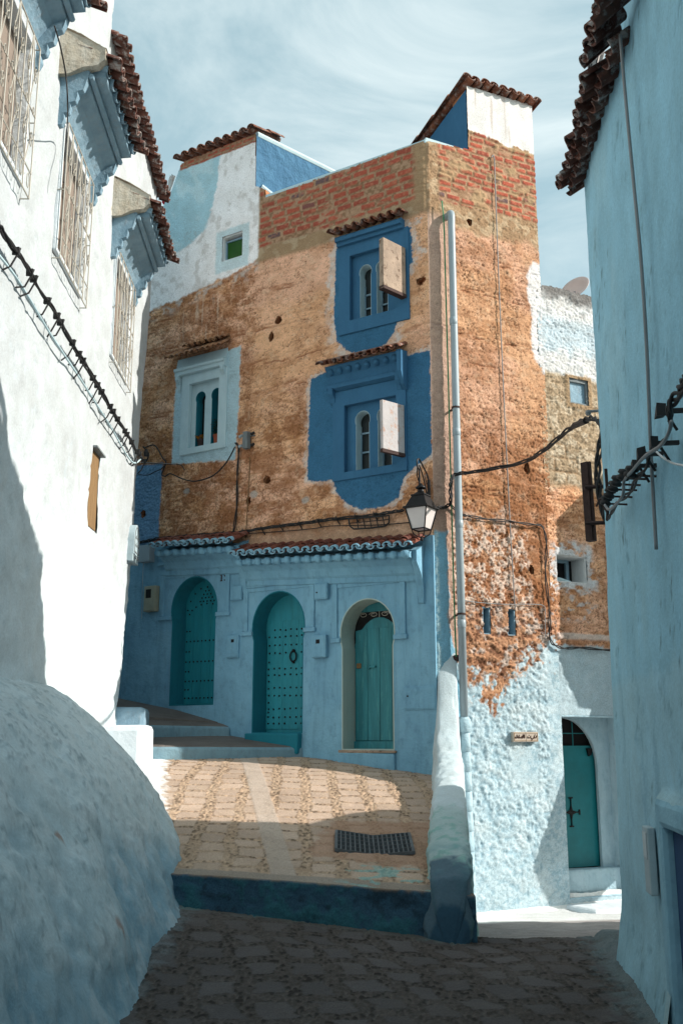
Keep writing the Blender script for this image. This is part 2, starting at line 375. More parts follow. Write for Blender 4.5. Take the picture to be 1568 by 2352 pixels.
def tiles(mb, x0, x1, yf, zf, yb, zb, pitch=0.17, r=0.062, rows=1, th=0.013, jit=0.006, cover=True):
    """rows of barrel tiles: channels (concave up) with covers (convex) over the joints; yf/zf front edge, yb/zb back"""
    n = max(1, int(round((x1 - x0) / pitch))); pitch = (x1 - x0) / n
    D = Vector((0, yb - yf, zb - zf)); Ln = D.length; D.normalize(); N = Vector((1, 0, 0)).cross(D); N = N if N.z > 0 else -N
    seg = 7
    def shell(cx, sgn, lift, t0, t1, rad0, rad1):
        jx, jz = random.uniform(-jit, jit), random.uniform(-jit, jit)
        A = Vector((cx + jx, yf, zf + jz)) + D * (t0 + random.uniform(-jit, jit) * 2) + N * lift; B = Vector((cx + jx * 0.3, yf, zf + jz)) + D * t1 + N * lift
        vs = []
        for base, R_ in ((A, rad0), (B, rad1)):
            for rr in (R_, R_ - th):
                for k in range(seg + 1):
                    a = math.pi * k / seg
                    vs.append(base + Vector((math.cos(a) * rr, 0, 0)) + N * (math.sin(a) * rr * 0.85 * sgn))
        m = seg + 1; fs = []
        for k in range(seg):
            fs += [(k, k + 1, 2 * m + k + 1, 2 * m + k), (m + k, 3 * m + k, 3 * m + k + 1, m + k + 1), (k, m + k, m + k + 1, k + 1), (2 * m + k, 2 * m + k + 1, 3 * m + k + 1, 3 * m + k)]
        fs += [(0, 2 * m, 3 * m, m), (m - 1, 2 * m - 1, 4 * m - 1, 3 * m - 1)]
        mb.add(vs, fs)
    for q in range(rows):
        t0 = Ln * q / rows; t1 = Ln * (q + 1) / rows + (0.05 if q < rows - 1 else 0)
        for i in range(n):
            shell(x0 + (i + 0.5) * pitch, -1, r * 0.72 + q * 0.012, t0, t1, r * 0.96, r * 1.04)
        if cover:
            for i in range(n + 1):
                shell(x0 + i * pitch, 1, r * 0.42 + q * 0.016, t0, t1, r * 1.02, r * 0.88)
    return mb
# ================================================================== MAIN HOUSE (rammed earth, two faces meeting at a corner)
house = empty('earth_house', (1.25, 13.2, 1.2), 'tall ochre rammed earth house with red brick parapet, blue ground floor and teal doors', 'house')
def px_poly(fr, pts, off=0.0): return hits(fr, pts, off)
def blob(fr, px, py, w=0.05, h=0.06, sd=1):
    x, z = fr.hit(px, py); rnd = random.Random(sd * 31 + int(px))
    return [(x + w * (1 + rnd.uniform(-0.35, 0.35)) * math.cos(a), z + h * (1 + rnd.uniform(-0.35, 0.35)) * math.sin(a)) for a in [k * math.pi / 4 + 0.39 for k in range(8)]]
putlog = [blob(FA, *p) for p in ((640, 735, .05, .06), (624, 774, .04, .07), (968, 645, .06, .055), (615, 1103, .055, .06), (573, 1150, .05, .055), (470, 789, .07, .05), (331, 1180, .05, .06))]
H_low = rectp(-1.415, -0.525, 5.36, 6.395); H_up = rectp(-1.315, -0.505, 7.69, 8.765)
H_lt = rectp(-4.405, -3.755, 6.195, 7.315); H_gr = rectp(-3.80, -3.385, 9.345, 9.785)
WX = np.vectorize
def relief_edges(h, X, a, b, w=0.05): return h * ss(0, w, X - a) * ss(0, w, b - X)
out_fa = [(-5.9, 4.25), (0.0, 4.25), (0.0, 10.28), (-2.93, 10.25), (-2.96, 10.42), (-3.13, 10.52), (-3.15, 11.50), (-4.77, 11.50), (-4.86, 11.30), (-4.97, 11.05), (-5.2, 10.72), (-5.9, 10.6)]
paint_up = px_poly(FA, [(773, 572), (944, 522), (949, 604), (925, 622), (916, 640), (914, 735), (905, 765), (888, 790), (865, 802), (815, 811), (795, 804), (774, 780), (768, 742)])
paint_lo = px_poly(FA, [(714, 872), (745, 857), (940, 817), (952, 812), (987, 807), (991, 1045), (972, 1060), (950, 1076), (928, 1098), (917, 1142), (884, 1163), (830, 1172), (798, 1158), (772, 1130), (763, 1102), (742, 1106), (707, 1105), (710, 985)])
paint_lt = px_poly(FA, [(410, 838), (553, 797), (551, 900), (541, 1056), (397, 1066), (402, 930)])
paint_dk = [(-6, 4.2), (-4.97, 4.2), (-4.93, 6.05), (-6, 6.12)]
def pitfield(X, Z, sc, dens, seed):
    wx = X + 0.03 * fbm(X * 9, Z * 9, seed + 3); d, i = cells(wx * sc, Z * sc * 1.15, seed)
    return (1 - ss(0.14, 0.34, d)) * (i < dens), i
def earth_wall(X, Z, pitty, seed):
    """colour and outward relief of the rammed earth render; pitty 0..1 says how far the face has weathered"""
    n1, n2, n3 = fbm(X * 1.1, Z * 1.6, seed), fbm(X * 5, Z * 6, seed + 1), fbm(X * 26, Z * 30, seed + 2)
    n4 = fbm(X * 70, Z * 70, seed + 8, 3)
    rgb = np.ones(X.shape + (3,)) * np.array(EARTH)
    rgb = lay(rgb, ss(0.38, 0.66, n1) * 0.8, PINK)
    rgb = lay(rgb, ss(0.50, 0.70, fbm(X * 2.2, Z * 3.4, seed + 30)) * (0.22 + 0.55 * pitty), (0.48, 0.225, 0.095))
    st2 = fbm(X * 3, Z * 22, seed + 31); rgb = lay(rgb, ss(0.52, 0.68, st2) * (0.22 + 0.5 * pitty), (0.40, 0.18, 0.08))
    rgb = lay(rgb, ss(0.42, 0.62, n2) * (0.08 + 0.72 * pitty), EARTHD)
    rgb = lay(rgb, ss(0.52, 0.70, n3) * (0.10 + 0.5 * pitty), (0.33, 0.14, 0.06))
    rgb = lay(rgb, ss(0.60, 0.72, fbm(X * 12, Z * 14, seed + 6)) * 0.35, (0.78, 0.55, 0.38))
    h = 0.016 + 0.016 * (n2 - 0.5) + (0.006 + 0.012 * pitty) * (n3 - 0.5) * 1.4 + 0.005 * (n4 - 0.5)
    for sc, base in ((38, 0.10), (20, 0.03)):
        p, i = pitfield(X, Z, sc, 1.0, seed + sc)
        dens = np.clip(base + 0.62 * pitty * ss(0.35, 0.6, fbm(X * 3, Z * 3, seed + sc)), 0, 1)
        p = p * (i < dens); rgb = lay(rgb, p * 0.62, (0.20, 0.085, 0.04)); h = h - p * (0.007 if sc > 30 else 0.010)
    # fine dark cracks
    w = np.abs(fbm(X * 7 + fbm(X * 20, Z * 20, 3) * 1.0, Z * 8, seed + 11, 5, 0.6) - 0.5)
    c = (1 - ss(0.0, 0.012, w)) * ss(0.48, 0.6, fbm(X * 2.2, Z * 2.2, seed + 12)); rgb = lay(rgb, c * 0.7, (0.2, 0.09, 0.04)); h = h - c * 0.007
    # curly crevices of the weathered render
    for q, (sc, wd, am) in enumerate(((13, 0.035, 0.75), (26, 0.05, 0.55))):
        rr_ = np.abs(fbm(X * sc + 0.6 * fbm(X * 30, Z * 30, seed + 41), Z * sc * 1.25, seed + 42 + q, 4, 0.6) - 0.5)
        cv = (1 - ss(0, wd, rr_)) * ss(0.52 - 0.14 * pitty, 0.64 - 0.10 * pitty, fbm(X * 8, Z * 10, seed + 44 + q, 3)); rgb = lay(rgb, cv * min(1, am * 1.15), (0.19, 0.08, 0.038)); h = h - cv * (0.008 + 0.008 * pitty)
    # lift joints of the rammed earth, broken and uneven
    for k, zl in enumerate((4.98, 5.62, 6.86, 7.32, 7.98, 8.55)):
        zz = Z - zl - 0.16 * (fbm(X * 0.9, X * 0 + k, seed + 20) - 0.5) - 0.05 * (fbm(X * 5, X * 0 + k, seed + 21) - 0.5) - 0.016 * (n3 - .5)
        on = ss(0.42, 0.60, fbm(X * 1.2, X * 0 + k * 3.3, seed + 22))
        for q, (dz, wd, am) in enumerate(((0, 0.012, 1.0), (0.05 + 0.03 * fbm(X * 2, X * 0, seed + 28), 0.010, 0.8))):
            m = (1 - ss(wd * 0.3, wd * 1.6, np.abs(zz - dz))) * on * am * ss(0.42, 0.55, fbm(X * 5 + q * 9, Z * 3, seed + 23 + k)); rgb = lay(rgb, m * 0.85, (0.26, 0.10, 0.05)); h = h - m * 0.012
        bs = ss(0.13, 0.0, np.abs(zz - 0.02)) * on * ss(0.48, 0.64, fbm(X * 9, Z * 26, seed + 24 + k)); rgb = lay(rgb, bs * 0.55, (0.36, 0.15, 0.07)); h = h - bs * 0.007
    return rgb, h
def bricks(rgb, h, X, Z, m, seed, bh=0.118, bl=0.29, rowcut=0.0):
    Zw = Z + 0.05 * (fbm(X * 1.0, Z * 0, seed) - 0.5) + 0.022 * (fbm(X * 7, Z * 7, seed + 1) - 0.5)
    r = np.floor(Zw / bh); fz = Zw / bh - r
    off = h2(r, r * 0, seed + 2); U = X / bl + off + 0.06 * fbm(X * 6, Z * 6, seed + 4); c = np.floor(U); fx = U - c
    jz = 0.10 + 0.16 * h2(r, r * 0 + 3, seed); jx = 0.07 + 0.06 * h2(c, r, seed + 5)
    e = 0.06 * (fbm(X * 34, Z * 34, seed + 6) - 0.5)
    bm = ss(0.0, 0.10, fz - jz + e * 1.5) * ss(0.0, 0.10, 1 - fz - 0.10 + e) * ss(0, 0.04, fx - jx + e * 0.6) * ss(0, 0.04, 1 - fx - 0.03 + e * 0.6)
    idn = h2(c, r, seed + 7); miss = h2(c, r, seed + 8) > 0.06
    bm = bm * miss
    mort = np.array((0.40, 0.25, 0.16)); n3 = fbm(X * 22, Z * 26, seed + 9)
    base = lay(np.ones(X.shape + (3,)) * mort, ss(0.4, 0.7, n3), (0.24, 0.14, 0.08))
    bc = lay(np.ones(X.shape + (3,)) * np.array(BRICK), idn, (0.30, 0.075, 0.05))
    bc = lay(bc, ss(0.955, 0.97, idn), (0.14, 0.09, 0.09)); bc = lay(bc, ss(0.5, 0.7, n3) * 0.5, (0.50, 0.20, 0.12))
    smear = ss(0.60, 0.72, fbm(X * 6, Z * 9, seed + 10)) * 0.8
    col = lay(base, bm * (1 - smear), bc)
    hh = 0.014 + 0.012 * bm * (1 - smear) + 0.012 * (n3 - 0.5)
    mm = np.clip(m, 0, 1)[..., None]
    return rgb * (1 - mm) + col * mm, h * (1 - mm[..., 0]) + hh * mm[..., 0]
def facade():
    X, Z = mgrid(-5.9, 0.0, 4.25, 11.55, 0.0125)
    nj = fbm(X * 8, Z * 8, 90) - 0.5; nf = fbm(X * 30, Z * 30, 91) - 0.5; j = nj * 0.10 + nf * 0.03
    pit = np.clip(0.10 + 0.85 * ss(-2.85, -3.3, X + j) * (0.55 + 0.45 * ss(7.5, 8.3, Z + j)) + 0.75 * ss(7.0, 6.3, Z + j * 3 + 0.5 * (fbm(X * 1.3, Z * 1.3, 78) - 0.5)) + 0.5 * (fbm(X * 1.4, Z * 1.4, 77) - 0.5), 0, 1)
    pit = pit * (1 - 0.6 * ss(-4.95, -5.3, X) * 0)
    rgb, h = earth_wall(X, Z, pit, 40)
    # brown mortar band and brick parapet
    zb = 9.33 + 0.10 * (fbm(X * 1.2, X * 0, 5) - 0.5) + 0.03 * nj
    band = ss(zb - 0.27, zb - 0.19, Z + j * 0.6) * ss(-3.12, -3.06, X + j * 0.4)
    rgb = lay(rgb, band, (0.33, 0.22, 0.13)); rgb = lay(rgb, band * ss(0.45, 0.65, fbm(X * 6, Z * 9, 63)), (0.42, 0.31, 0.2))
    h = h * (1 - band) + (0.03 + 0.010 * nf + 0.015 * nj) * band
    m = ss(zb, zb + 0.05, Z + nf * 0.05) * ss(-3.05, -3.0, X + j * 0.5)
    rgb, h = bricks(rgb, h, X, Z, m, 300)
    cor = ss(-0.26, -0.14, X + nj * 0.12 + nf * 0.05) * ss(zb - 0.1, zb, Z)
    rgb = lay(rgb, cor, (0.36, 0.24, 0.14)); h = h + cor * 0.006
    # whitewashed tower
    zw = np.interp(X, [-5.9, -5.05, -4.0, -3.45, -3.05], [8.78, 8.86, 9.02, 9.08, 9.20])
    wm = ss(-0.02, 0.02, Z - zw + j * 1.1) * ss(-3.02, -3.08, X + j * 0.35)
    rgb = lay(rgb, wm, (0.90, 0.87, 0.87)); rgb = lay(rgb, wm * ss(0.56, 0.72, fbm(X * 9, Z * 7, 71)) * 0.55, (0.55, 0.50, 0.47))
    h = h * (1 - wm * 0.7) + wm * 0.016
    halo = ss(-0.30, -0.02, Z - zw + j * 2) * ss(0.0, -0.1, Z - zw) * ss(-3.0, -3.1, X) * ss(0.5, 0.62, fbm(X * 7, Z * 7, 72)); rgb = lay(rgb, halo * 0.8, (0.62, 0.58, 0.55))
    pb = px_poly(FA, [(300, 480), (395, 395), (425, 385), (508, 352), (500, 420), (492, 470), (470, 530), (435, 565), (395, 590), (330, 610)])
    d = sdf(X + nj * 0.16, Z + nj * 0.10, pb); rgb = lay(rgb, ss(0.03, -0.03, d + nf * 0.05) * wm, (0.42, 0.62, 0.69))
    rgb = lay(rgb, ss(0.03, -0.03, d) * wm * ss(0.52, 0.64, fbm(X * 4 + Z * 3, Z * 2 - X, 73)) * 0.5, (0.62, 0.76, 0.80))
    br = ss(11.33, 11.35, Z + nj * 0.05) * ss(-3.06, -3.1, X) * ss(-4.82, -4.78, X)
    rgb, h = bricks(rgb, h, X, Z, br, 400, 0.085, 0.26)
    cr = (1 - ss(0, 0.012, np.abs(fbm(X * 3, Z * 3, 74, 6, 0.6) - 0.5))) * wm * ss(0.52, 0.6, fbm(X * 2, Z * 2, 75)); rgb = lay(rgb, cr * 0.5, (0.35, 0.3, 0.28)); h -= cr * 0.004
    wd = sdf(X, Z, rectp(-3.93, -3.25, 9.15, 9.9)); rgb = lay(rgb, ss(0.03, -0.02, wd + j * 0.5) * 0.9, (0.55, 0.68, 0.72))
    # drips of lime below the tower
    dr = ss(0.62, 0.70, fbm(X * 22, Z * 0.8, 76)) * ss(8.9, 8.5, Z) * ss(7.2, 8.2, Z) * ss(-4.9, -4.3, X) * ss(-3.3, -3.5, X); rgb = lay(rgb, dr * 0.45, (0.72, 0.58, 0.46))
    # paint round the windows, with a lime halo
    for poly, col, hw in ((paint_up, DEEPB, 0.15), (paint_lo, DEEPB, 0.075), (paint_lt, (0.44, 0.60, 0.67), 0.02)):
        d = sdf(X + nf * 0.045 + nj * 0.02, Z + nf * 0.045 + nj * 0.02, poly) + 0.02 * (fbm(X * 60, Z * 60, 94, 2) - 0.5)
        hl = ss(hw, hw * 0.15, d + nj * hw * 2.6 + nf * hw * 1.2) * (0.55 + 0.45 * ss(0.45, 0.6, fbm(X * 14, Z * 14, 95))); rgb = lay(rgb, hl * 0.85, (0.66, 0.60, 0.57))
        p = ss(0.006, -0.006, d); rgb = lay(rgb, p, col); h = h * (1 - 0.55 * p) + 0.010 * p
        rgb = lay(rgb, p * ss(0.6, 0.75, fbm(X * 10, Z * 10, 96)) * 0.35, tuple(c * 0.7 for c in col))
    lowp = ss(5.28, 5.22, Z + nj * 0.02) * (sdf(X, Z, paint_lo) < 0); q, _ = pitfield(X, Z, 24, 0.5, 97); h = h - lowp * q * 0.012; rgb = lay(rgb, lowp * q * 0.4, (0.02, 0.07, 0.16))
    dk = ss(0.02, -0.02, sdf(X, Z, paint_dk) + j * 0.5); rgb = lay(rgb, dk, (0.16, 0.30, 0.46))
    q, _ = pitfield(X, Z, 22, 0.45, 99); rgb = lay(rgb, dk * q * 0.5, (0.06, 0.12, 0.2))
    # bottom edge, where lime and dust gather above the canopies
    bt = ss(4.75, 4.45, Z + nj * 0.2) * (1 - dk); rgb = lay(rgb, bt * 0.6, (0.50, 0.36, 0.26)); h = h * (1 - bt * 0.6) + bt * 0.02
    for cx, cz in ((-3.05, 5.27), (-2.1, 5.05), (-4.4, 5.5)):
        rgb = lay(rgb, ss(0.09, 0.05, np.hypot(X - cx, (Z - cz) * 1.4) + nj * 0.09) * 0.7, (0.40, 0.40, 0.38))
    h = np.clip(h, 0.0, 0.06); h = h * ss(0.0, 0.05, -X)
    keep = sdf(X + 0.0 * nf, Z + nf * 0.02, out_fa) < 0.004
    for H in (H_low, H_up, H_lt, H_gr): keep &= sdf(X, Z, H) > 0
    for q in putlog: keep &= sdf(X + nf * 0.02, Z + nf * 0.02, q) > 0
    P = np.stack([X, -h, Z], -1)
    core = MB(); core.prism([(a, min(b, 11.46)) for a, b in out_fa], 0.02, 0.40, [H_low, H_up, H_lt, H_gr] + putlog)
    tag(grid_mesh('upper_wall', P, rgb, keep, M['earth'], house, FA, core, EARTHD), 'ochre rammed earth wall with brick parapet and whitewashed left tower')
facade()

# ---- right face
H_s1 = rectp(0.745, 0.855, 3.01, 3.365); H_s2 = rectp(1.15, 1.27, 3.01, 3.36)
holes_rf = [blob(RF, *p) for p in ((1077, 512, .05, .045), (1207, 1078, .045, .07), (1218, 1310, .035, .06))]
def rightface():
    X, Z = mgrid(0.0, 1.985, -0.9, 11.52, 0.0135)
    nj = fbm(X * 8, Z * 8, 190) - 0.5; nf = fbm(X * 30, Z * 30, 191) - 0.5; j = nj * 0.10 + nf * 0.03
    rgb, h = earth_wall(X, Z, np.clip(0.22 + 0.6 * (fbm(X * 1.5, Z, 7) - 0.5) + 0.6 * ss(6.8, 5.4, Z), 0, 1), 140)
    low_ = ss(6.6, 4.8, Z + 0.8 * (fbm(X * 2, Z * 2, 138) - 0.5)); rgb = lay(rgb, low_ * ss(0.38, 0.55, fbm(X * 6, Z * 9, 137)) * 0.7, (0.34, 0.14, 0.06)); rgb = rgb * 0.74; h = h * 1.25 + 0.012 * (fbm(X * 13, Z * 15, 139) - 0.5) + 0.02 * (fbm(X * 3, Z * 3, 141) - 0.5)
    zb = 9.3 + 0.15 * X * 0.3
    band = ss(zb - 0.45, zb - 0.3, Z + nj * 0.25); rgb = lay(rgb, band, (0.34, 0.22, 0.13)); rgb = lay(rgb, band * ss(0.5, 0.62, fbm(X * 8, Z * 11, 151)) * 0.6, (0.52, 0.40, 0.27))
    m = ss(zb, zb + 0.06, Z + nf * 0.08) * ss(0.16, 0.24, X + nj * 0.1)
    rgb, h = bricks(rgb, h, X, Z, m, 500, 0.10, 0.26)
    mort = ss(0.54, 0.66, fbm(X * 3.2, Z * 5, 152)) * m; rgb = lay(rgb, mort * 0.85, (0.38, 0.26, 0.15)); h = h + mort * 0.012 * (0.6 + fbm(X * 18, Z * 22, 153))
    h = h + m * 0.012 * (fbm(X * 9, Z * 16, 155) - 0.4)
    wt_ = ss(-0.02, 0.02, Z - (10.70 - 0.10 * (X - .75)) + nj * 0.14 + nf * 0.05) * ss(0.72, 0.76, X); rgb = lay(rgb, wt_, (0.70, 0.70, 0.70)); h = h * (1 - wt_) + 0.02 * wt_
    rgb = lay(rgb, wt_ * ss(11.45, 11.15, Z + 0.3 * nj) * ss(0.50, 0.66, fbm(X * 5, Z * 3, 154)) * 0.35, (0.46, 0.44, 0.43))
    st = ss(11.38, 11.46, Z + nj * 0.1 - 0.03) * wt_; rgb = lay(rgb, st * 0.8, (0.2, 0.15, 0.13))
    sk = ss(0.66, 0.74, fbm(X * 10, Z * 0.6, 157)) * wt_; rgb = lay(rgb, sk * 0.5, (0.40, 0.30, 0.24))
    # pinkish render strip left of the drain pipe, the pipe's shadow put into its tone
    pk = ss(0.40, 0.34, X + j * 0.2) * ss(9.2, 9.0, Z); rgb = lay(rgb, pk * 0.7, (0.50, 0.36, 0.30)); h = h * (1 - 0.4 * pk)
    # white spill at upper right
    w2 = ss(0.02, -0.03, sdf(X + j * 1.0, Z + j * 1.0, [(1.72, 8.45), (1.86, 8.75), (2.3, 8.6), (2.3, 6.9), (1.95, 6.95), (1.75, 7.35), (1.80, 7.8)])); rgb = lay(rgb, w2, (0.68, 0.66, 0.66))
    # lower part: pitted lime over brown, then thick blue limewash
    mid = ss(4.85, 4.35, Z + nj * 0.6) * ss(3.0, 3.35, Z + nj * 0.6) * ss(1.62, 1.45, X + nj * 0.4) * (1 - ss(0.30, 0.22, X))
    pit1, i1 = pitfield(X, Z, 13, 0.75, 160); pit2, i2 = pitfield(X, Z, 21, 0.8, 161); lumps = fbm(X * 14, Z * 15, 162, 4, 0.6)
    h = h + mid * (0.03 * (lumps - 0.45) - 0.014 * pit1)
    rgb = lay(rgb, mid * ss(0.42, 0.52, lumps) * 0.85, (0.64, 0.52, 0.44)); rgb = lay(rgb, mid * np.maximum(pit1, pit2) * 0.75, (0.22, 0.08, 0.035))
    rr = ss(3.45, 3.2, Z + nj * 0.5) * ss(2.2, 2.5, Z + nj * 0.3) * ss(0.3, 0.4, X)
    lum2 = fbm(X * 9, Z * 16, 164, 5, 0.62); h = h + rr * 0.07 * (lum2 - 0.45); rgb = lay(rgb, rr * ss(0.42, 0.55, lum2) * 0.7, (0.46, 0.25, 0.15)); rgb = lay(rgb, rr * ss(0.50, 0.42, lum2) * 0.8, (0.17, 0.08, 0.05)); rgb = lay(rgb, rr * ss(0.56, 0.64, fbm(X * 11, Z * 13, 163)) * 0.7, (0.52, 0.46, 0.42))
    zl = np.interp(X, [0, 0.36, 0.62, 0.85, 1.15, 1.5, 1.75, 2.0], [4.35, 2.42, 2.32, 2.10, 2.30, 2.70, 2.85, 2.95])
    bl = ss(0.10, -0.10, Z - zl + nj * 0.85 + nf * 0.45 + 0.45 * (fbm(X * 18, Z * 18, 165) - 0.5)) * np.where(Z > 2.6, (X > 1.2), 1)
    rough = ss(-0.6, 0.6, Z) * 0.6 + 0.4; lum3 = fbm(X * 15, Z * 17, 166, 5, 0.62); lum4 = fbm(X * 4, Z * 4, 167)
    sm = ss(1.70, 1.80, X + nj * 0.1)
    rdg = np.abs(fbm(X * 12, Z * 15, 169, 5, 0.6) - 0.5) * 2; hb = 0.022 + (0.052 * (lum3 - 0.45) * rough + 0.030 * (rdg - 0.25) * rough + 0.015 * (lum4 - 0.5)) * (1 - sm * 0.75)
    h = h * (1 - bl) + hb * bl
    rgb = lay(rgb, bl, (0.43, 0.55, 0.61)); rgb = lay(rgb, bl * ss(0.50, 0.38, lum3) * 0.6, (0.24, 0.38, 0.46)); rgb = lay(rgb, bl * ss(0.12, 0.02, rdg) * 0.4, (0.20, 0.32, 0.40)); rgb = lay(rgb, bl * ss(0.55, 0.68, fbm(X * 2.5, Z * 4, 168)) * 0.35, (0.60, 0.68, 0.71))
    patch = ss(0.02, -0.02, sdf(X, Z, rectp(1.14, 1.56, 1.02, 1.48)) + nj * 0.08) * bl; h = h * (1 - patch) + (0.022 + nj * 0.006) * patch
    # blue strip painted up the corner, sunlight on its edge put into the colour
    stp = ss(0.02, -0.02, X - 0.20 + nj * 0.10 + nf * 0.04 - 0.09 * ss(3.3, 2.5, Z) - 0.1 * ss(2.6, 2.0, Z)) * ss(4.38, 4.32, Z + nj * 0.1)
    lm = fbm(X * 24, Z * 22, 170, 4, 0.65)
    rgb = lay(rgb, stp, (0.20, 0.42, 0.56)); rgb = lay(rgb, stp * ss(0.075, 0.035, X) * ss(0.42, 0.55, lm) * 0.85, (0.50, 0.68, 0.73)); h = h * (1 - stp) + stp * (0.015 + 0.022 * (lm - 0.45))
    h = np.clip(h, -0.01, 0.09); h = h * ss(0.0, 0.03, X)
    keep = sdf(X, Z + nf * 0.02, [(0, -1), (2.1, -1), (2.0, 8.4), (2.03, 11.50), (0.745, 11.44), (0.745, 10.34), (0, 10.27)]) < 0.004
    for H in (H_s1, H_s2): keep &= sdf(X + nf * 0.01, Z + nf * 0.01, H) > 0
    for q in holes_rf: keep &= sdf(X + nf * 0.02, Z + nf * 0.02, q) > 0
    P = np.stack([X, -h, Z], -1)
    core = MB(); core.prism([(0, -1), (1.98, -1), (1.98, 11.42), (0.76, 11.40), (0.76, 10.32), (0, 10.25)], 0.02, 0.40, [H_s1, H_s2] + holes_rf)
    tag(grid_mesh('lane_wall', P, rgb, keep, M['earth'], house, RF, core, EARTHD), 'rough ochre wall with brick top and pale blue limewashed foot')
rightface()
# bodies behind the two faces, roofs, towers
b = MB()
fp = [FA.w(-0.02, 0.41, 0), RF.w(1.93, 0.41, 0), RF.w(1.98, 3.4, 0), FA.w(-3.0, 4.2, 0), FA.w(-5.86, 4.2, 0), FA.w(-5.86, 0.41, 0)]
fp = [(p.x, p.y) for p in fp]; n = len(fp)
kin = (1.16, 13.62)
fp = [kin] + fp[1:]
b.add([(x, y, 0.4) for x, y in fp] + [(x, y, 9.7) for x, y in fp], [tuple(range(n)), tuple(range(2 * n - 1, n - 1, -1))] + [(i, n + i, n + (i + 1) % n, (i + 1) % n) for i in range(n)])
b.build('dark_core', M['dark'], house)  # black body, its colour stands for the darkness inside the openings
b = MB(); b.prism(rectp(-2.93, -0.0, 10.245, 10.30), -0.012, 0.16); b.build('parapet_cap', M['pale'], house, FA, 0.006)
b = MB(); b.prism(rectp(0.0, 0.75, 10.25, 10.335), 0.0, 0.16); b.build('parapet_cap', M['pale'], house, RF, 0.006)
# left tower: blue side wall, tile verge
b = MB()
A = Vector((-3.135, -0.005, 0)); Bv = A + Vector((0.269, 0.963, 0)) * 2.7
b.add([(A.x, -0.012, 10.0), (Bv.x, Bv.y, 10.0), (Bv.x, Bv.y, 11.5), (A.x, -0.012, 11.50), (A.x - .25, 0.41, 10.0), (Bv.x - .25, Bv.y, 10.0), (Bv.x - .25, Bv.y, 11.5), (A.x - .25, 0.41, 11.50)],
      [(0, 1, 2, 3), (7, 6, 5, 4), (3, 2, 6, 7), (0, 3, 7, 4), (1, 5, 6, 2)])
tw = b.build('tower_wall', M['blocks'], house, FA)
b = MB(); b.tube([(A.x - 0.03, 0.02, 11.50), (Bv.x - 0.03, Bv.y, 11.51)], 0.06, 8); b.tube([(A.x + .02, 0.1, 10.55), (A.x + .12, 0.3, 10.45), (A.x + .75, 0.9, 10.28)], 0.06, 8); b.build('coping', M['pale'], tw, FA)
b = MB(); tiles(b, -4.80, -3.16, -0.13, 11.52, 0.75, 11.78, 0.19, 0.075, 2); b.build('roof_tiles', M['tile'], house, FA)
b = MB(); b.box(-4.77, -3.16, 0.42, 2.6, 10.1, 11.44); b.build('tower_body', M['white'], house, FA)
# right tower: blue side wall and lean-to tiles
b = MB(); b.add([(0.755, 0.02, 9.9), (0.755, 2.1, 9.9), (0.755, 2.1, 10.98), (0.755, 0.02, 11.40), (1.0, 0.02, 9.9), (1.0, 2.1, 9.9), (1.0, 2.1, 10.98), (1.0, 0.02, 11.40)],
                [(3, 2, 1, 0), (4, 5, 6, 7), (3, 7, 6, 2), (0, 4, 7, 3), (1, 2, 6, 5)])
tw = b.build('tower_wall', M['navy' if 0 else 'deep'], house, RF)
b = MB(); b.tube([(0.74, 0.9, 10.9), (0.73, 0.75, 10.6), (0.72, 0.5, 10.42), (0.72, 0.35, 10.3)], 0.008, 5); b.build('wire', M['cable'], tw, RF)
b = MB(); b.box(1.02, 1.97, 0.41, 2.1, 9.9, 10.95); b.build('tower_body', M['white'], house, RF)
b = MB(); tiles(b, 0.70, 2.03, -0.13, 11.50, 2.2, 11.02, 0.175, 0.075, 5); b.build('roof_tiles', M['tile'], house, RF)

# ---- windows of the door face
def lining(arc, arc_in, y0, y1, mat, parent, fr, name='reveal'):
    b = MB(); b.prism(arc, y0, y1, [arc_in]); return b.build(name, mat, parent, fr)
def bars(parent, x0, x1, z0, z1, y, zs, mat=M['greyblue'], xs=()):
    b = MB()
    for z in zs: b.box(x0, x1, y, y + 0.02, z - 0.012, z + 0.012)
    for x in xs: b.box(x - 0.012, x + 0.012, y, y + 0.02, z0, z1)
    b.box(x0, x0 + .02, y, y + .02, z0, z1)
    return b.build('window_frame', mat, parent, fr=FA)
def moor_window(rec, outer, arcs, mat, linmat, backmat, hood, label, tmat):
    x0, x1, z0, z1 = rec
    b = MB(); b.prism(rectp(*outer), -0.045, 0.035, [rectp(x0, x1, z0, z1)])
    w = tag(b.build('window', mat, house, FA, 0.006), label)
    b = MB(); A_ = [arch(*a, shoe=0.014, pt=0.10) for a in arcs]
    b.prism(rectp(x0 - 0.02, x1 + 0.02, z0 - 0.02, z1 + 0.02), 0.04, 0.10, A_); b.build('recess_panel', mat, w, FA)
    for a in arcs: lining(arch(a[0] - 0.012, a[1] + 0.012, a[2] - 0.003, a[3] + 0.012, shoe=0.014, pt=0.10), arch(a[0], a[1], a[2], a[3], shoe=0.014, pt=0.10, g=0.006), 0.043, 0.20, linmat, w, FA)
    b = MB(); b.box(x0 - 0.1, x1 + 0.1, 0.205, 0.22, z0 - 0.1, z1 + 0.1); b.build('pane', backmat, w, FA)
    return w
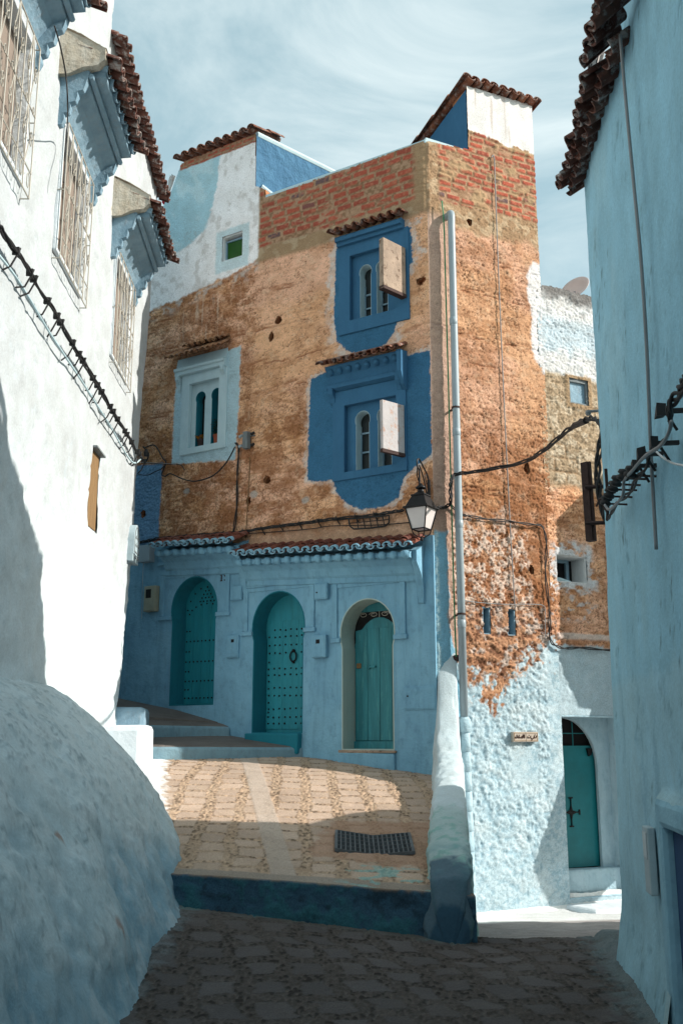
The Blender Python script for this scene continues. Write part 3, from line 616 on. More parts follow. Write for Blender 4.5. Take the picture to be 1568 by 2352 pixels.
def hood_parts(w, x0, x1, zt, tmat, mat, prof, tf, teeth=None, brackets=True, tn=0.15, tr=0.058):
    b = MB(); b.profx(prof, x0, x1); h = b.build('canopy', mat, w, FA, 0.004)
    b = MB(); tiles(b, x0 - 0.04, x1 + 0.02, *tf, tn, tr, 1); b.build('roof_tiles', tmat, h, FA)
    if teeth:
        b = MB(); k = int((x1 - x0) / 0.15)
        for i in range(k): 
            cx = x0 + (i + 0.5) * (x1 - x0) / k
            b.lathe([(0.035, 0), (0.048, 0.05), (0.040, 0.12)], (cx, teeth[0] + 0.06, teeth[1]), 10, (0, -1, 0))
        b.build('soffit_teeth', mat, h, FA, smooth=True)
    return h
# upper deep blue window
w = moor_window((-1.30, -0.52, 7.705, 8.75), (-1.50, -0.30, 7.5, 8.96), [(-1.185, -0.965, 7.715, 8.585), (-0.90, -0.68, 7.715, 8.585)], M['deep'], M['pale'], M['glassd'], None, 'deep blue window frame with white lined keyhole arches and an open shutter', None)
h = hood_parts(w, -1.50, -0.37, 8.95, M['tile'], M['deep'], [(0, 8.93), (-0.10, 8.93), (-0.10, 8.985), (-0.15, 8.985), (-0.15, 9.05), (-0.12, 9.08), (0, 9.08)], (-0.24, 9.10, 0.0, 9.16))
bars(w, -1.17, -0.97, 7.72, 8.3, 0.17, (8.15, 7.93)); bars(w, -0.88, -0.69, 7.72, 8.3, 0.17, (8.15, 7.93))
def shutter(parent, x, z0, z1, ln, th, mat, ang, label, edge):
    b = MB(); H_ = z1 - z0; b.box(-ln, 0, -th, 0, 0, H_, 0.006)
    Mx = FA.M @ Matrix.Translation((x, -0.05, z0)) @ Matrix.Rotation(rad(ang), 4, 'Z')
    o = tag(b.build('shutter', mat, parent, None, 0.004, M0=Mx), label)
    b = MB(); b.box(-ln - 0.004, 0.0, -th - 0.006, 0.006, -0.014, 0.035, 0.003); b.build('bottom_rail', edge, o, M0=Mx)
    return o
shutter(w, -0.415, 7.83, 8.60, 0.47, 0.085, M['shut'], 76, 'thick flaking wooden shutter swung open', M['rust'])
# lower deep blue window
w = moor_window((-1.40, -0.54, 5.375, 6.385), (-1.60, -0.38, 5.26, 6.62), [(-1.265, -1.01, 5.385, 6.285), (-0.90, -0.645, 5.385, 6.285)], M['deep'], M['pale'], M['glassd'], None, 'deep blue window frame under a tiled hood with an open white shutter', None)
h = hood_parts(w, -1.66, -0.42, 6.95, M['tile'], M['deep'], [(0, 6.62), (-0.11, 6.66), (-0.11, 6.72), (-0.07, 6.74), (-0.07, 6.86), (-0.16, 6.97), (-0.16, 7.0), (0, 7.0)], (-0.26, 6.99, 0.0, 7.12), (-0.10, 6.915))
for x in (-1.60, -0.47):
    b = MB(); b.profx([(0, 6.40), (-0.05, 6.46), (-0.06, 6.52), (-0.11, 6.58), (-0.12, 6.66), (0, 6.66)], x - 0.04, x + 0.04); b.build('bracket', M['deep'], h, FA, 0.004)
b = MB(); b.profx([(0, 6.42), (-0.12, 6.50), (-0.20, 6.68), (-0.22, 6.98), (0, 7.02)], -0.42, -0.36); b.build('end_cheek', M['deep'], h, FA, 0.01)
bars(w, -1.25, -1.03, 5.39, 6.0, 0.17, (5.98, 5.69)); bars(w, -0.88, -0.66, 5.39, 6.0, 0.17, (5.98, 5.69))
shutter(w, -0.435, 5.46, 6.20, 0.42, 0.045, M['shut2'], 72, 'white shutter with peeling foot swung open', M['rust'])
# light blue twin window
w = moor_window((-4.385, -3.77, 6.205, 7.30), (-4.55, -3.60, 6.10, 7.46), [(-4.31, -4.10, 6.215, 7.165), (-3.985, -3.775, 6.215, 7.165)], M['pale'], M['teals'], M['dark'], None, 'pale blue window panel with twin teal keyhole arches under broken tiles', None)
h = hood_parts(w, -4.66, -3.62, 7.6, M['tileo'], M['pale'], [(0, 7.45), (-0.10, 7.47), (-0.10, 7.52), (-0.13, 7.54), (-0.13, 7.58), (-0.06, 7.60), (-0.03, 7.78), (0, 7.78)], (-0.26, 7.72, 0.0, 7.92), tn=0.115, tr=0.045)
b = MB(); tiles(b, -4.42, -3.62, -0.16, 7.90, 0.0, 7.99, 0.12, 0.045); b.build('roof_tiles', M['tileo'], h, FA)
for x in (-4.61, -3.67):
    b = MB(); b.profx([(0, 7.16), (-0.04, 7.24), (-0.05, 7.32), (-0.11, 7.40), (-0.11, 7.47), (0, 7.47)], x - 0.03, x + 0.03); b.build('bracket', M['pale'], h, FA, 0.004)
# green window in the white tower
b = MB(); b.prism(rectp(-3.82, -3.365, 9.325, 9.80), 0.005, 0.12, [rectp(-3.785, -3.40, 9.36, 9.77)])
w = tag(b.build('window', M['white'], house, FA, 0.004), 'small square window with green glass')
b = MB(); b.prism(rectp(-3.785, -3.40, 9.36, 9.73), 0.06, 0.09, [rectp(-3.76, -3.425, 9.385, 9.705)]); b.build('window_frame', M['greyblue'], w, FA)
b = MB(); b.box(-3.78, -3.405, 0.085, 0.10, 9.37, 9.72); b.build('pane', M['green'], w, FA)

# ---- painted ground floor with the three doors
D1, D2, D3 = (-4.60, -3.68, 2.12, 4.09), (-3.01, -2.07, 1.70, 3.735), (-1.475, -0.605, 1.475, 3.515)
dA = [arch(*D1, 0.03, 0.03), arch(*D2, 0.03, 0.03), arch(*D3, 0.03, 0.08)]
b = MB(); b.prism([(-7.6, 0.2), (0.0, 0.2), (0.0, 4.30), (-0.3, 4.33), (-3.42, 4.36), (-3.42, 4.66), (-7.6, 4.66)], -0.03, 0.40, dA)
b.build('ground_floor_wall', M['low'], house, FA, 0.012)
b = MB(); b.box(-7.6, -5.9, 0.0, 3.0, 4.67, 9.0); b.build('rear_wall', M['low'], house, FA)
def door(n, D, dep, linm, leafm, pt, label):
    a = arch(*D, 0.03, pt); b = MB()
    b.prism(arch(D[0] - 0.004, D[1] + 0.004, D[2] - 0.004, D[3] + 0.004, 0.03, pt), -0.034, 0.39, [arch(*D, 0.03, pt, g=0.012)])
    d = tag(b.build('door', linm, house, FA), label)
    return d
def leaf(d, D, y, poly, planks, mat, gap=0.006):
    """planks clipped to an arched outline"""
    x0, x1, zb, zt = D; b = MB(); w = (x1 - x0) / planks
    for i in range(planks):
        a, c = x0 + i * w + gap / 2, x0 + (i + 1) * w - gap / 2
        top = [(a + (c - a) * k / 6, poly(a + (c - a) * k / 6)) for k in range(7)]
        b.prism([(a, zb), (c, zb)] + top[::-1], y, y + 0.035)
    return b.build('leaf', mat, d, FA, 0.002)
# door one (left, number 19)
d = door(1, D1, .27, M['teals'], M['teal'], 0.03, 'leftmost arched teal door with rows of dark studs')
cx = (D1[0] + D1[1]) / 2
arc1 = lambda z0, rise, half, c: (lambda x: z0 + rise * math.sqrt(max(0, 1 - ((x - c) / half) ** 2)))
lf = leaf(d, (D1[0] + .03, D1[1] - .03, 2.15, 0), 0.28, arc1(3.60, 0.48, 0.47, cx), 5, M['teal'], 0.004)
b = MB(); b.box(D1[0] - .1, D1[1] + .1, 0.32, 0.38, 2.0, 4.1); b.build('door_backing', M['teals'], d, FA)
b = MB()
def stud(b, x, z, y=0.28, r=0.014): b.lathe([(r, 0), (r * 0.9, 0.008), (r * 0.4, 0.014), (0.001, 0.015)], (x, y, z), 8, (0, -1, 0))
for zz in (3.12, 2.80, 2.50, 2.24): 
    for k in range(11): stud(b, D1[0] + 0.07 + k * 0.077, zz)
for zz in (3.28, 2.96, 2.65, 2.37):
    for k in (0, 1): stud(b, D1[0] + 0.07 + k * 0.06, zz)
for k in range(9):
    t = math.pi * (0.08 + 0.84 * k / 8); stud(b, cx + 0.36 * math.cos(t), 3.50 + 0.20 * math.sin(t)); stud(b, cx + 0.40 * math.cos(t), 3.50 + 0.47 * math.sin(t))
for r_ in range(5):
    for k in range(5 - r_): stud(b, cx + (k - (4 - r_) / 2) * 0.07, 3.74 + r_ * 0.055)
b.build('studs', M['iron'], lf, FA, smooth=True)
# door two
d = door(2, D2, .27, M['teals'], M['teal'], 0.03, 'middle arched teal door covered in studs with a ring knocker')
cx = (D2[0] + D2[1]) / 2
lf = leaf(d, (D2[0] + .05, D2[1] - .03, 1.76, 0), 0.28, arc1(3.21, 0.13, 0.60, cx), 3, M['teal'], 0.003)
b = MB(); b.prism(arch(D2[0] + .015, D2[1] - .015, 1.70, 3.73, 0.03, 0.03), 0.297, 0.34); b.build('door_frame', M['teal'], d, FA, 0.003)
b = MB()
xs = [D2[0] + 0.095 + k * 0.098 for k in range(9)]
rows = [3.12, 3.0, 2.88, 2.64, 2.55, 2.36, 2.25, 2.06, 1.95, 1.84]
for i, zz in enumerate([3.20, 3.10, 2.98, 2.86, 2.63, 2.54, 2.35, 2.24, 2.05, 1.93]):
    for k, x in enumerate(xs):
        if i == 0 and k in (0, 8): continue
        if i == 3 and k in (4, 5): continue
        stud(b, x + random.uniform(-.008, .008), zz + random.uniform(-.007, .007), 0.278, 0.0145)
for zz in (2.73, 2.45, 2.14, 1.84, 2.0): stud(b, xs[0], zz, 0.278)
for k in range(9): 
    if k not in (4,): stud(b, xs[k], 1.84, 0.278, 0.0145)
for k in range(7): t = math.pi * (0.15 + 0.7 * k / 6); stud(b, cx + 0.36 * math.cos(t), 3.31 + 0.32 * math.sin(t), 0.295, 0.0145)
for k in range(5): stud(b, cx + (k - 2) * 0.11, 3.42, 0.295, 0.0145)
b.build('studs', M['iron'], lf, FA, smooth=True)
b = MB(); kx = cx + 0.07; b.tube([(kx + 0.055 * math.sin(t), 0.255, 2.80 + 0.075 * math.cos(t)) for t in [k * math.pi / 10 for k in range(21)]], 0.011, 7); b.lathe([(0.026, 0), (0.022, 0.03), (0.01, 0.04)], (kx, 0.28, 2.885), 10, (0, -1, 0)); b.lathe([(0.018, 0), (0.014, 0.03)], (kx, 0.28, 2.715), 8, (0, -1, 0))
b.build('knocker', M['iron'], lf, FA, smooth=True)
b = MB(); b.tube([(D2[1] - 0.20, 0.25, 2.31), (D2[1] - 0.15, 0.25, 2.315), (D2[1] - 0.04, 0.25, 2.31)], 0.012, 7); b.lathe([(0.022, 0), (0.022, 0.03)], (D2[1] - 0.13, 0.28, 2.312), 8, (0, -1, 0)); b.build('handle', M['iron'], lf, FA)
b = MB(); b.box(D2[0] - .03, D2[1] - .04, -0.13, 0.30, 1.42, 1.695, 0.01); b.build('threshold', M['teals'], d, FA, 0.02)
# door three
d = door(3, D3, .27, M['jamb'], M['tealw'], 0.08, 'rightmost arched teal door of worn vertical planks under a scroll grille')
cx = (D3[0] + D3[1]) / 2
lf = leaf(d, (D3[0] + .06, D3[1] - .03, 1.60, 0), 0.28, arc1(3.03, 0.11, 0.55, cx), 4, M['tealw'], 0.007)
b = MB(); b.prism(arch(D3[0] + .015, D3[1] - .015, 1.49, 3.29, 0.03, -0.4), 0.300, 0.34); b.prism([(cx - 0.30, 3.375), (cx + 0.30, 3.375), (cx + .2, 3.46), (cx, 3.51), (cx - .2, 3.46)], 0.30, 0.34); b.box(D3[0] + .03, D3[1] - .02, 0.26, 0.30, 1.485, 1.585); b.build('door_frame', M['tealw'], d, FA, 0.003)
b = MB(); b.box(D3[0] - .05, D3[1] + .05, 0.345, 0.36, 1.4, 3.55); b.build('door_backing', M['dark'], d, FA)
b = MB()
for s_ in (-1, 1):
    for q in (0.02, 0.19):
        b.tube([(cx + s_ * (q + 0.075 + 0.07 * math.cos(t) * (1 - t / 14)), 0.31, 3.333 + 0.036 * math.sin(t) * (1 - t / 14)) for t in [k * 0.45 for k in range(20)]], 0.005, 5)
b.tube([(cx, .31, 3.29), (cx, .31, 3.38)], 0.005, 5); b.build('grille', M['grille'], d, FA)
b = MB(); b.box(D3[0] + .085, D3[0] + .155, 0.262, 0.28, 2.585, 2.655); b.build('lock_plate', M['wood'], lf, FA, 0.004)
b = MB(); b.box(cx - .15, cx - .04, 0.25, 0.282, 2.585, 2.615); b.box(cx - .155, cx - .135, 0.25, 0.285, 2.57, 2.625); b.build('bolt', M['tealw'], lf, FA, 0.003)
b = MB(); b.box(D3[0] - .01, D3[1] + .01, -0.07, 0.30, 1.435, 1.472, 0.004); b.build('threshold', M['shut'], d, FA, 0.008)
b = MB(); b.box(D3[0] - .03, D3[1] - .01, -0.075, 0.02, 1.0, 1.434, 0.01); b.build('door_step', M['low'], d, FA, 0.02)
# raised moulding round each arch
def alfiz(o, foot, D, label=None, w=0.085, lo=0.14):
    x0, x1, zt = o; b = MB()
    b.box(x0, x1, -0.058, -0.02, zt - w, zt); b.box(x0 + w * .55, x1 - w * .55, -0.046, -0.02, zt - w * 1.75, zt - w - 0.001)
    b.box(x0, x0 + w, -0.0575, -0.02, foot, zt - w - 0.0005); b.box(x1 - w, x1, -0.0575, -0.02, foot, zt - w - 0.0005)
    b.box(x0 - 0.02, D[0] + 0.012, -0.07, -0.02, foot - 0.065, foot - 0.0005); b.box(D[1] - 0.012, x1 + 0.02, -0.07, -0.02, foot - 0.065, foot - 0.0005)
    return b.build('door_moulding', M['low'], house, FA, 0.010)
alfiz((-4.84, -3.44, 4.24), 3.50, D1); alfiz((-3.17, -1.90, 3.90), 3.17, D2); alfiz((-1.60, -0.43, 3.84), 2.99, D3)
# canopies over the doors
def canopy(x0, x1, zl, zr, label, seed):
    random.seed(seed)
    sl = (zr - zl) / (x1 - x0); sh = (sl, zl - sl * x0)     # follows the slightly tilted cornice
    b = MB(); b.profx([(-0.03, -0.42), (-0.075, -0.40), (-0.075, -0.33), (-0.11, -0.30), (-0.15, -0.20), (-0.24, -0.13), (-0.34, -0.11), (-0.34, -0.055), (-0.03, 0.06)], x0 + 0.03, x1 - 0.03)
    c = tag(b.build('canopy', M['low'], house, FA, 0.006, shear=sh), label)
    b = MB(); k = int((x1 - x0) / 0.17)
    for i in range(k): b.lathe([(0.045, 0), (0.062, 0.06), (0.05, 0.12)], (x0 + (i + .5) * (x1 - x0) / k, -0.26, -0.085), 10, (0, -1, 0))
    b.build('soffit_teeth', M['low'], c, FA, smooth=True, shear=sh)
    b = MB(); tiles(b, x0, x1, -0.43, 0.0, -0.01, 0.17, 0.165, 0.064, 2, 0.015, 0.008); b.build('roof_tiles', M['tileb'], c, FA, shear=sh)
    b = MB(); b.profx([(-0.02, -0.72), (-0.05, -0.70), (-0.07, -0.50), (-0.13, -0.32), (-0.24, -0.16), (-0.26, -0.02), (-0.02, 0.1)], x1 - 0.06, x1 + 0.03); b.build('end_bracket', M['low'], c, FA, 0.012, shear=sh)
    return c
def zoff(px, py, off): return FA.hit(px, py, off)
xl, zl = zoff(531, 1277, 0.43); xr, zr = zoff(936, 1256, 0.43)
canopy(xl, xr, zl, zr, 'long tiled canopy over the two right doors', 3)
xl, zl = zoff(346, 1257, 0.43); xr, zr = zoff(528, 1246, 0.43)
canopy(xl, xr, zl, zr, 'short tiled canopy over the left door', 4)
for x0, x1, z0, z1 in ((-1.93, -0.62, 3.92, 3.99), (-3.26, -1.83, 3.985, 4.045), (-4.9, -3.5, 4.31, 4.37)):
    b = MB(); b.box(x0, x1, -0.085, -0.02, z0, z1); b.build('cornice', M['low'], house, FA, 0.012)
# slot windows and drain holes of the lane wall
for x0, x1 in ((0.745, 0.855), (1.15, 1.27)):
    b = MB(); b.prism(rectp(x0 - .012, x1 + .012, 2.998, 3.378), -0.004, 0.38, [rectp(x0 + .008, x1 - .008, 3.018, 3.358)]); o = tag(b.build('slot_window', M['greyblue'], house, RF), 'narrow vertical slot window with blue jambs')
    b = MB(); b.box(x0 - .01, x1 + .01, 0.381, 0.395, 2.99, 3.38); b.build('pane', M['dark'], o, RF)
b = MB(); b.tube(spline([(0.33, -0.05, 3.33), (0.7, -0.055, 3.42), (1.2, -0.05, 3.44), (1.62, -0.05, 3.46), (1.66, -0.05, 3.3), (1.65, -0.05, 2.75)]), 0.007, 5)
# ================================================================== NEIGHBOUR HOUSE at the end of the lane
def hb(fr, pa, pb_): (x0, z1), (x1, z0) = fr.hit(*pa), fr.hit(*pb_); return (x0, x1, z0, z1)
nh = empty('lane_house', RF.w(2.4, 0, -0.6), 'low weathered house with small white window and recessed dark teal door down the lane', 'house')
W_sm = (2.035, 2.575, 3.815, 4.205); W_up2 = hb(RF, (1303, 868), (1349, 934)); D4 = (1.93, 3.02, -0.45, 1.93)
def lanehouse():
    X, Z = mgrid(1.90, 4.3, -1.0, 8.44, 0.0145)
    nj = fbm(X * 8, Z * 8, 290) - 0.5; nf = fbm(X * 30, Z * 30, 291) - 0.5; j = nj * 0.10 + nf * 0.03
    rgb, h = earth_wall(X, Z, np.clip(0.7 + 0.3 * nj, 0, 1), 240); h = h * 1.2
    lum = fbm(X * 7, Z * 12, 241, 5, 0.6); l2 = fbm(X * 20, Z * 26, 242, 4)
    a = ss(6.02, 5.95, Z + nj * 0.0) * 0
    blk = ss(5.15, 5.3, Z + nj * .2) * ss(7.1, 7.0, Z); rgb = lay(rgb, blk, (0.40, 0.30, 0.20)); rgb = lay(rgb, blk * ss(0.45, 0.6, lum), (0.52, 0.43, 0.32)); rgb = lay(rgb, blk * ss(0.55, 0.42, l2) * 0.7, (0.22, 0.16, 0.10))
    r = np.floor(Z / 0.21); fz = Z / 0.21 - r; c = np.floor(X / 0.42 + 0.5 * (r % 2)); fx = X / 0.42 + 0.5 * (r % 2) - c
    jt = np.maximum(1 - ss(0.03, 0.10, np.minimum(fz, 1 - fz) + nf * 0.1), 1 - ss(0.02, 0.06, np.minimum(fx, 1 - fx) + nf * 0.06)) * ss(6.2, 6.0, Z) * blk * ss(0.4, 0.5, fbm(X * 3, Z * 3, 247))
    rgb = lay(rgb, jt * 0.7, (0.25, 0.16, 0.09)); h = h + blk * 0.012 * (lum - .5) - jt * 0.012
    up = ss(6.95, 7.03, Z + nj * 0.2); rgb = lay(rgb, up, (0.66, 0.66, 0.66)); rgb = lay(rgb, up * ss(7.25, 7.5, Z + nj * .5) * ss(8.0, 7.8, Z) * 0.8, (0.46, 0.58, 0.66)); rgb = lay(rgb, up * ss(0.5, 0.66, lum) * 0.5, (0.40, 0.44, 0.46))
    dk = ss(8.0, 8.35, Z + nj * 0.5 + 0.25 * (l2 - 0.5)); rgb = lay(rgb, dk * 0.85, (0.10, 0.09, 0.085)); h = h + up * 0.02 * (lum - 0.45)
    x0, x1, z0, z1 = W_up2; fr_ = sdf(X, Z, rectp(x0 - .07, x1 + .07, z0 - .07, z1 + .05)); rgb = lay(rgb, ss(0.02, -0.01, fr_ + nf * .04) , (0.33, 0.23, 0.14)); h = h + 0.012 * ss(0.02, -0.01, fr_)
    x0, x1, z0, z1 = W_sm; d = sdf(X, Z, rectp(x0, x1, z0, z1)); hl = ss(0.26, 0.05, d + nj * 0.35) * ss(0.38, 0.55, lum + 0.15 * ss(0.12, 0, d)); rgb = lay(rgb, hl, (0.62, 0.63, 0.65)); h = h + hl * 0.018 * (l2)
    wp = ss(3.75, 3.5, Z) * ss(3.2, 3.35, Z) * ss(0.52, 0.64, lum) * ss(2.9, 2.5, X); rgb = lay(rgb, wp * 0.8, (0.56, 0.55, 0.56))
    led = ss(2.98, 3.02, Z + nj * .03) * ss(3.10, 3.07, Z + nj * .04) * ss(1.96, 2.0, X); rgb = lay(rgb, led * 0.7, (0.60, 0.55, 0.52)); h = h + led * 0.02
    bl = ss(2.93, 2.86, Z + nj * 0.12 + nf * 0.05); rgb = lay(rgb, bl, (0.41, 0.52, 0.58)); d1 = fbm(X * 5 + Z * 3, Z * 5 - X * 3, 250, 5, 0.55)
    h = h * (1 - bl) + bl * (0.012 + 0.045 * (d1 - 0.5) * ss(1.8, 2.4, Z) + 0.018 * (d1 - 0.5) + 0.010 * (l2 - .5))
    rgb = lay(rgb, bl * ss(0.55, 0.45, d1) * 0.3, (0.32, 0.45, 0.52))
    h = np.clip(h, 0, 0.08)
    keep = Z < 8.41 + 0.03 * nj + 0.02 * nf
    keep &= ~((X < 1.99) & (Z > 8.3))
    for H in (rectp(*W_sm), rectp(*W_up2), rectp(*D4)): keep &= sdf(X, Z, H) > 0
    core = MB(); core.prism(rectp(1.905, 4.3, -1.0, 8.38), 0.02, 0.6, [rectp(*W_sm), rectp(*W_up2), rectp(*D4)])
    tag(grid_mesh('wall', np.stack([X, 0.0 - h, Z], -1), rgb, keep, M['earth'], nh, RF, core, (0.40, 0.52, 0.58)), 'weathered wall, whitewashed at the top, brown in the middle and pale blue below')
lanehouse()
b = MB(); b.box(2.0, 4.3, 0.61, 4.0, -1, 8.3); b.build('house_body', M['dark'], nh, RF)
x0, x1, z0, z1 = W_up2
b = MB(); b.prism(rectp(x0 - .01, x1 + .01, z0 - .01, z1 + .01), -0.005, 0.07, [rectp(x0 + .03, x1 - .03, z0 + .03, z1 - .05)]); w = tag(b.build('window', M['woodg'], nh, RF, 0.004), 'small weathered wooden window boarded with grey planks')
b = MB(); b.box(x0 + .02, x1 - .02, 0.03, 0.045, z0, z1); b.build('board', M['greyblue'], w, RF)
x0, x1, z0, z1 = W_sm
b = MB(); b.prism(rectp(x0 - .014, x1 + .014, z0 - .014, z1 + .014), -0.006, 0.40, [rectp(x0 + .012, x1 - .012, z0 + .012, z1 - .012)]); w = tag(b.build('window', M['white'], nh, RF, 0.004), 'small deep white window with dark glass and a cloth on its sill')
b = MB(); b.prism(rectp(x0 + .012, x1 - .10, z0 + .012, z1 - .012), 0.25, 0.29, [rectp(x0 + .04, x1 - .155, z0 + .03, z1 - .06)]); b.build('window_frame', M['greyblue'], w, RF, 0.003)
b = MB(); b.box(x0, x1, 0.30, 0.31, z0, z1); b.build('pane', M['dark'], w, RF)
b = MB(); b.tube(spline([(x0 + .06, .12, z0 + .03), (x0 + .15, .14, z0 + .06), (x0 + .25, .12, z0 + .035), (x0 + .36, .14, z0 + .02)]), 0.03, 8); tag(b.build('cloth', M['pale'], None, RF, smooth=True), 'crumpled pale green cloth on the sill of the small deep white window', 'cloth')
# recessed door of the lane house
x0, x1, z0, z1 = D4; XR = 2.78
b = MB(); b.prism(rectp(x0 - .012, x1 + .012, z0 - .02, z1 + .012), -0.02, 0.60, [rectp(x0 + .015, x1 - .015, z0 + .0, z1 - .015)]); d = tag(b.build('door', M['bluelime'], nh, RF, 0.012), 'recessed dark teal iron door with cross ornament and barred fanlight')
b = MB(); b.prism([(x0, z0), (x1, z0), (x1, z1), (x0, z1)], 0.22, 0.27, [arch(x0 - 0.35, XR, z0 + .33, z1 - 0.02, 0.0, 0.0)]); b.build('door_surround', M['bluelime'], d, RF)
b = MB(); b.box(x0 + .02, XR + .02, 0.30, 0.34, z0 + .34, 1.50); lf = b.build('leaf', M['teal4'], d, RF)
b = MB(); b.box(x0 + .02, XR + .1, 0.35, 0.38, 1.48, z1); b.build('fanlight', M['dark'], d, RF)
b = MB(); b.box(x0 + .02, XR + .02, 0.29, 0.31, 1.495, 1.525)
for x in (x0 + .25, x0 + .50): b.box(x - .006, x + .006, 0.30, 0.31, 1.52, z1 - .04)
b.box(x0 + .02, XR - .03, 0.298, 0.309, 1.69, 1.703); b.build('window_bars', M['teal4'], d, RF)
b = MB(); cx, cz = RF.hit(1311, 1866, -0.29)
st = []
for k in range(8):
    r_ = 0.105 if k % 2 == 0 else 0.035
    st.append((cx + r_ * math.cos(k * math.pi / 4), cz + r_ * 1.15 * math.sin(k * math.pi / 4)))
b.prism(st, 0.285, 0.298)
for dx, dz in ((0, .2), (0, -.19), (.15, 0), (-.14, 0)):
    b.box(cx + dx * .98 - (.035 if dz else .010), cx + dx * .98 + (.035 if dz else .010), .284, .297, cz + dz * .98 - (.010 if dz else .035), cz + dz * .98 + (.010 if dz else .035))
b.tube([(cx, .29, cz - .19), (cx, .29, cz + .2)], .009, 6); b.tube([(cx - .14, .29, cz), (cx + .15, .29, cz)], .009, 6)
b.build('cross_ornament', M['iron'], lf, RF)
b = MB(); b.prism([(XR - .13, 1.49), (XR - .03, 1.49), (XR - .06, 1.40), (XR - .10, 1.38)], 0.262, 0.30); b.build('lamp_bracket', M['iron'], d, RF)
b = MB(); b.box(x0 + .01, x1 - .02, 0.08, 0.30, z0 - .05, z0 + .33, 0.012); b.build('threshold', M['bluelime'], d, RF, 0.03)
# whitewashed ledge along the wall foot and the sloped step beside the door
def lumpy(name, prof, x0, x1, st, fr, mat, col, parent, lab, cat, amp=0.02, seed=1):
    n = int((x1 - x0) / st); prof = [Vector(p) for p in prof]; pts = []
    for i in range(len(prof) - 1):
        k = max(1, int((prof[i + 1] - prof[i]).length / st))
        pts += [prof[i].lerp(prof[i + 1], q / k) for q in range(k)]
    pts.append(prof[-1]); m = len(pts)
    X, I = np.meshgrid(np.linspace(x0, x1, n + 1), np.arange(m), indexing='ij')
    Y = np.array([p[0] for p in pts])[I]; Z = np.array([p[1] for p in pts])[I]
    q = np.cumsum([0] + [(pts[i + 1] - pts[i]).length for i in range(m - 1)])[I]
    nz = fbm(X * 5, q * 5, seed) - 0.5; nz2 = fbm(X * 22, q * 22, seed + 1) - 0.5
    Y = Y + amp * nz * 1.2; Z = Z + amp * (nz + nz2 * .5)
    rgb = np.ones(X.shape + (3,)) * np.array(col)
    rgb = lay(rgb, ss(0.1, 0.25, nz + nz2) * 0.4, tuple(c * 0.7 for c in col))
    P = np.stack([X, Y, Z], -1)
    o = grid_mesh(name, P, rgb, np.ones(X.shape, bool), mat, parent, fr)
    return tag(o, lab, cat)
lumpy('ledge', [(-0.62, -1.0), (-0.60, -0.70), (-0.50, -0.645), (-0.10, -0.60), (0.0, -0.50), (0.03, -0.40)], 0.0, 4.2, 0.03, RF, M['lime'], (0.70, 0.72, 0.72), None, 'white limewashed ledge at the foot of the pale blue lane wall', 'ledge', 0.04, 31)
b = MB(); b.box(1.90, 4.2, -0.62, -0.0, -1.0, -0.52, 0.012); tag(b.build('door_step', M['left'], None, RF, 0.05), 'broad pale plaster step in front of the dark teal lane door', 'step')

# ================================================================== WHITE HOUSE ON THE LEFT
lh = empty('white_house', (-2.9, 9.5, 0.9), 'tall whitewashed house with three grilled windows under blue tiled hoods', 'house')
LW = [(6.72, 7.87), (9.06, 10.14), (11.84, 12.87)]; LZ = (6.36, 7.74)
def lefthouse():
    X, Z = mgrid(-2.0, 15.1, -0.6, 13.6, 0.04)
    n1 = fbm(X * 0.9, Z * 0.9, 310) - 0.5; n2 = fbm(X * 4, Z * 4, 311) - 0.5; n3 = fbm(X * 14, Z * 14, 312) - 0.5
    h = 0.0 + 0.07 * n1 + 0.03 * n2 + 0.006 * n3
    lowz = ss(4.8, 3.2, Z + n1); h = h + lowz * (0.03 * n2 + 0.02 * n3)
    xe = np.interp(Z, [-0.6, 1.9, 2.9, 5.65, 8.8, 10.4], [13.5, 13.63, 13.86, 14.2, 14.78, 14.9]) + n2 * 0.05
    h = h * ss(0, 0.25, xe - X) - 0.10 * (1 - ss(0, 0.22, xe - X)) ** 2
    X2 = np.minimum(X, xe)
    rgb = np.ones(X.shape + (3,)) * np.array((0.45, 0.485, 0.505))
    rgb = lay(rgb, ss(0.0, 0.25, n1 + n2 * 0.6) * 0.7, (0.42, 0.45, 0.47))
    rgb = lay(rgb, ss(5.0, 2.5, Z + n1) * 0.75, (0.62, 0.70, 0.74))  # pale blue foot, tone lifted to offset the shade it lies in
    q, _ = pitfield(X, Z, 6, 0.25, 315); rgb = lay(rgb, q * ss(0.05, 0.2, n2 + 0.12) * 0.5, (0.48, 0.56, 0.61)); h = h - q * 0.010
    cr = (1 - ss(0, 0.01, np.abs(fbm(X * 3, Z * 3, 316, 6, 0.62) - 0.5))) * ss(0.5, 0.62, fbm(X, Z, 317)); rgb = lay(rgb, cr * 0.6, (0.36, 0.40, 0.43))
    keep = (X < xe + 0.045) & ((Z < 10.38) | (X < 10.97))
    for a, c in LW: keep &= sdf(X, Z, rectp(a, c, *LZ)) > 0.0
    keep &= sdf(X, Z, rectp(11.24, 11.64, 4.03, 4.95)) > 0.0
    pol = [(-2, -.6), (13.45, -.6), (13.58, 1.9), (13.8, 2.9), (14.14, 5.65), (14.72, 8.8), (14.85, 10.33), (10.95, 10.33), (10.95, 13.6), (-2, 13.6)]
    core = MB(); core.prism(pol, 0.105, 1.2, [rectp(a, c, *LZ) for a, c in LW] + [rectp(11.24, 11.64, 4.03, 4.95)])
    tag(grid_mesh('wall', np.stack([X2, -h, Z], -1), rgb, keep, M['lime'], lh, LF, core, (0.78, 0.80, 0.82)), 'bright uneven whitewashed wall turning pale blue at its foot')
lefthouse()
b = MB(); b.box(-2, 13.4, 1.21, 4.0, -.6, 10.0); b.build('house_body', M['white'], lh, LF)
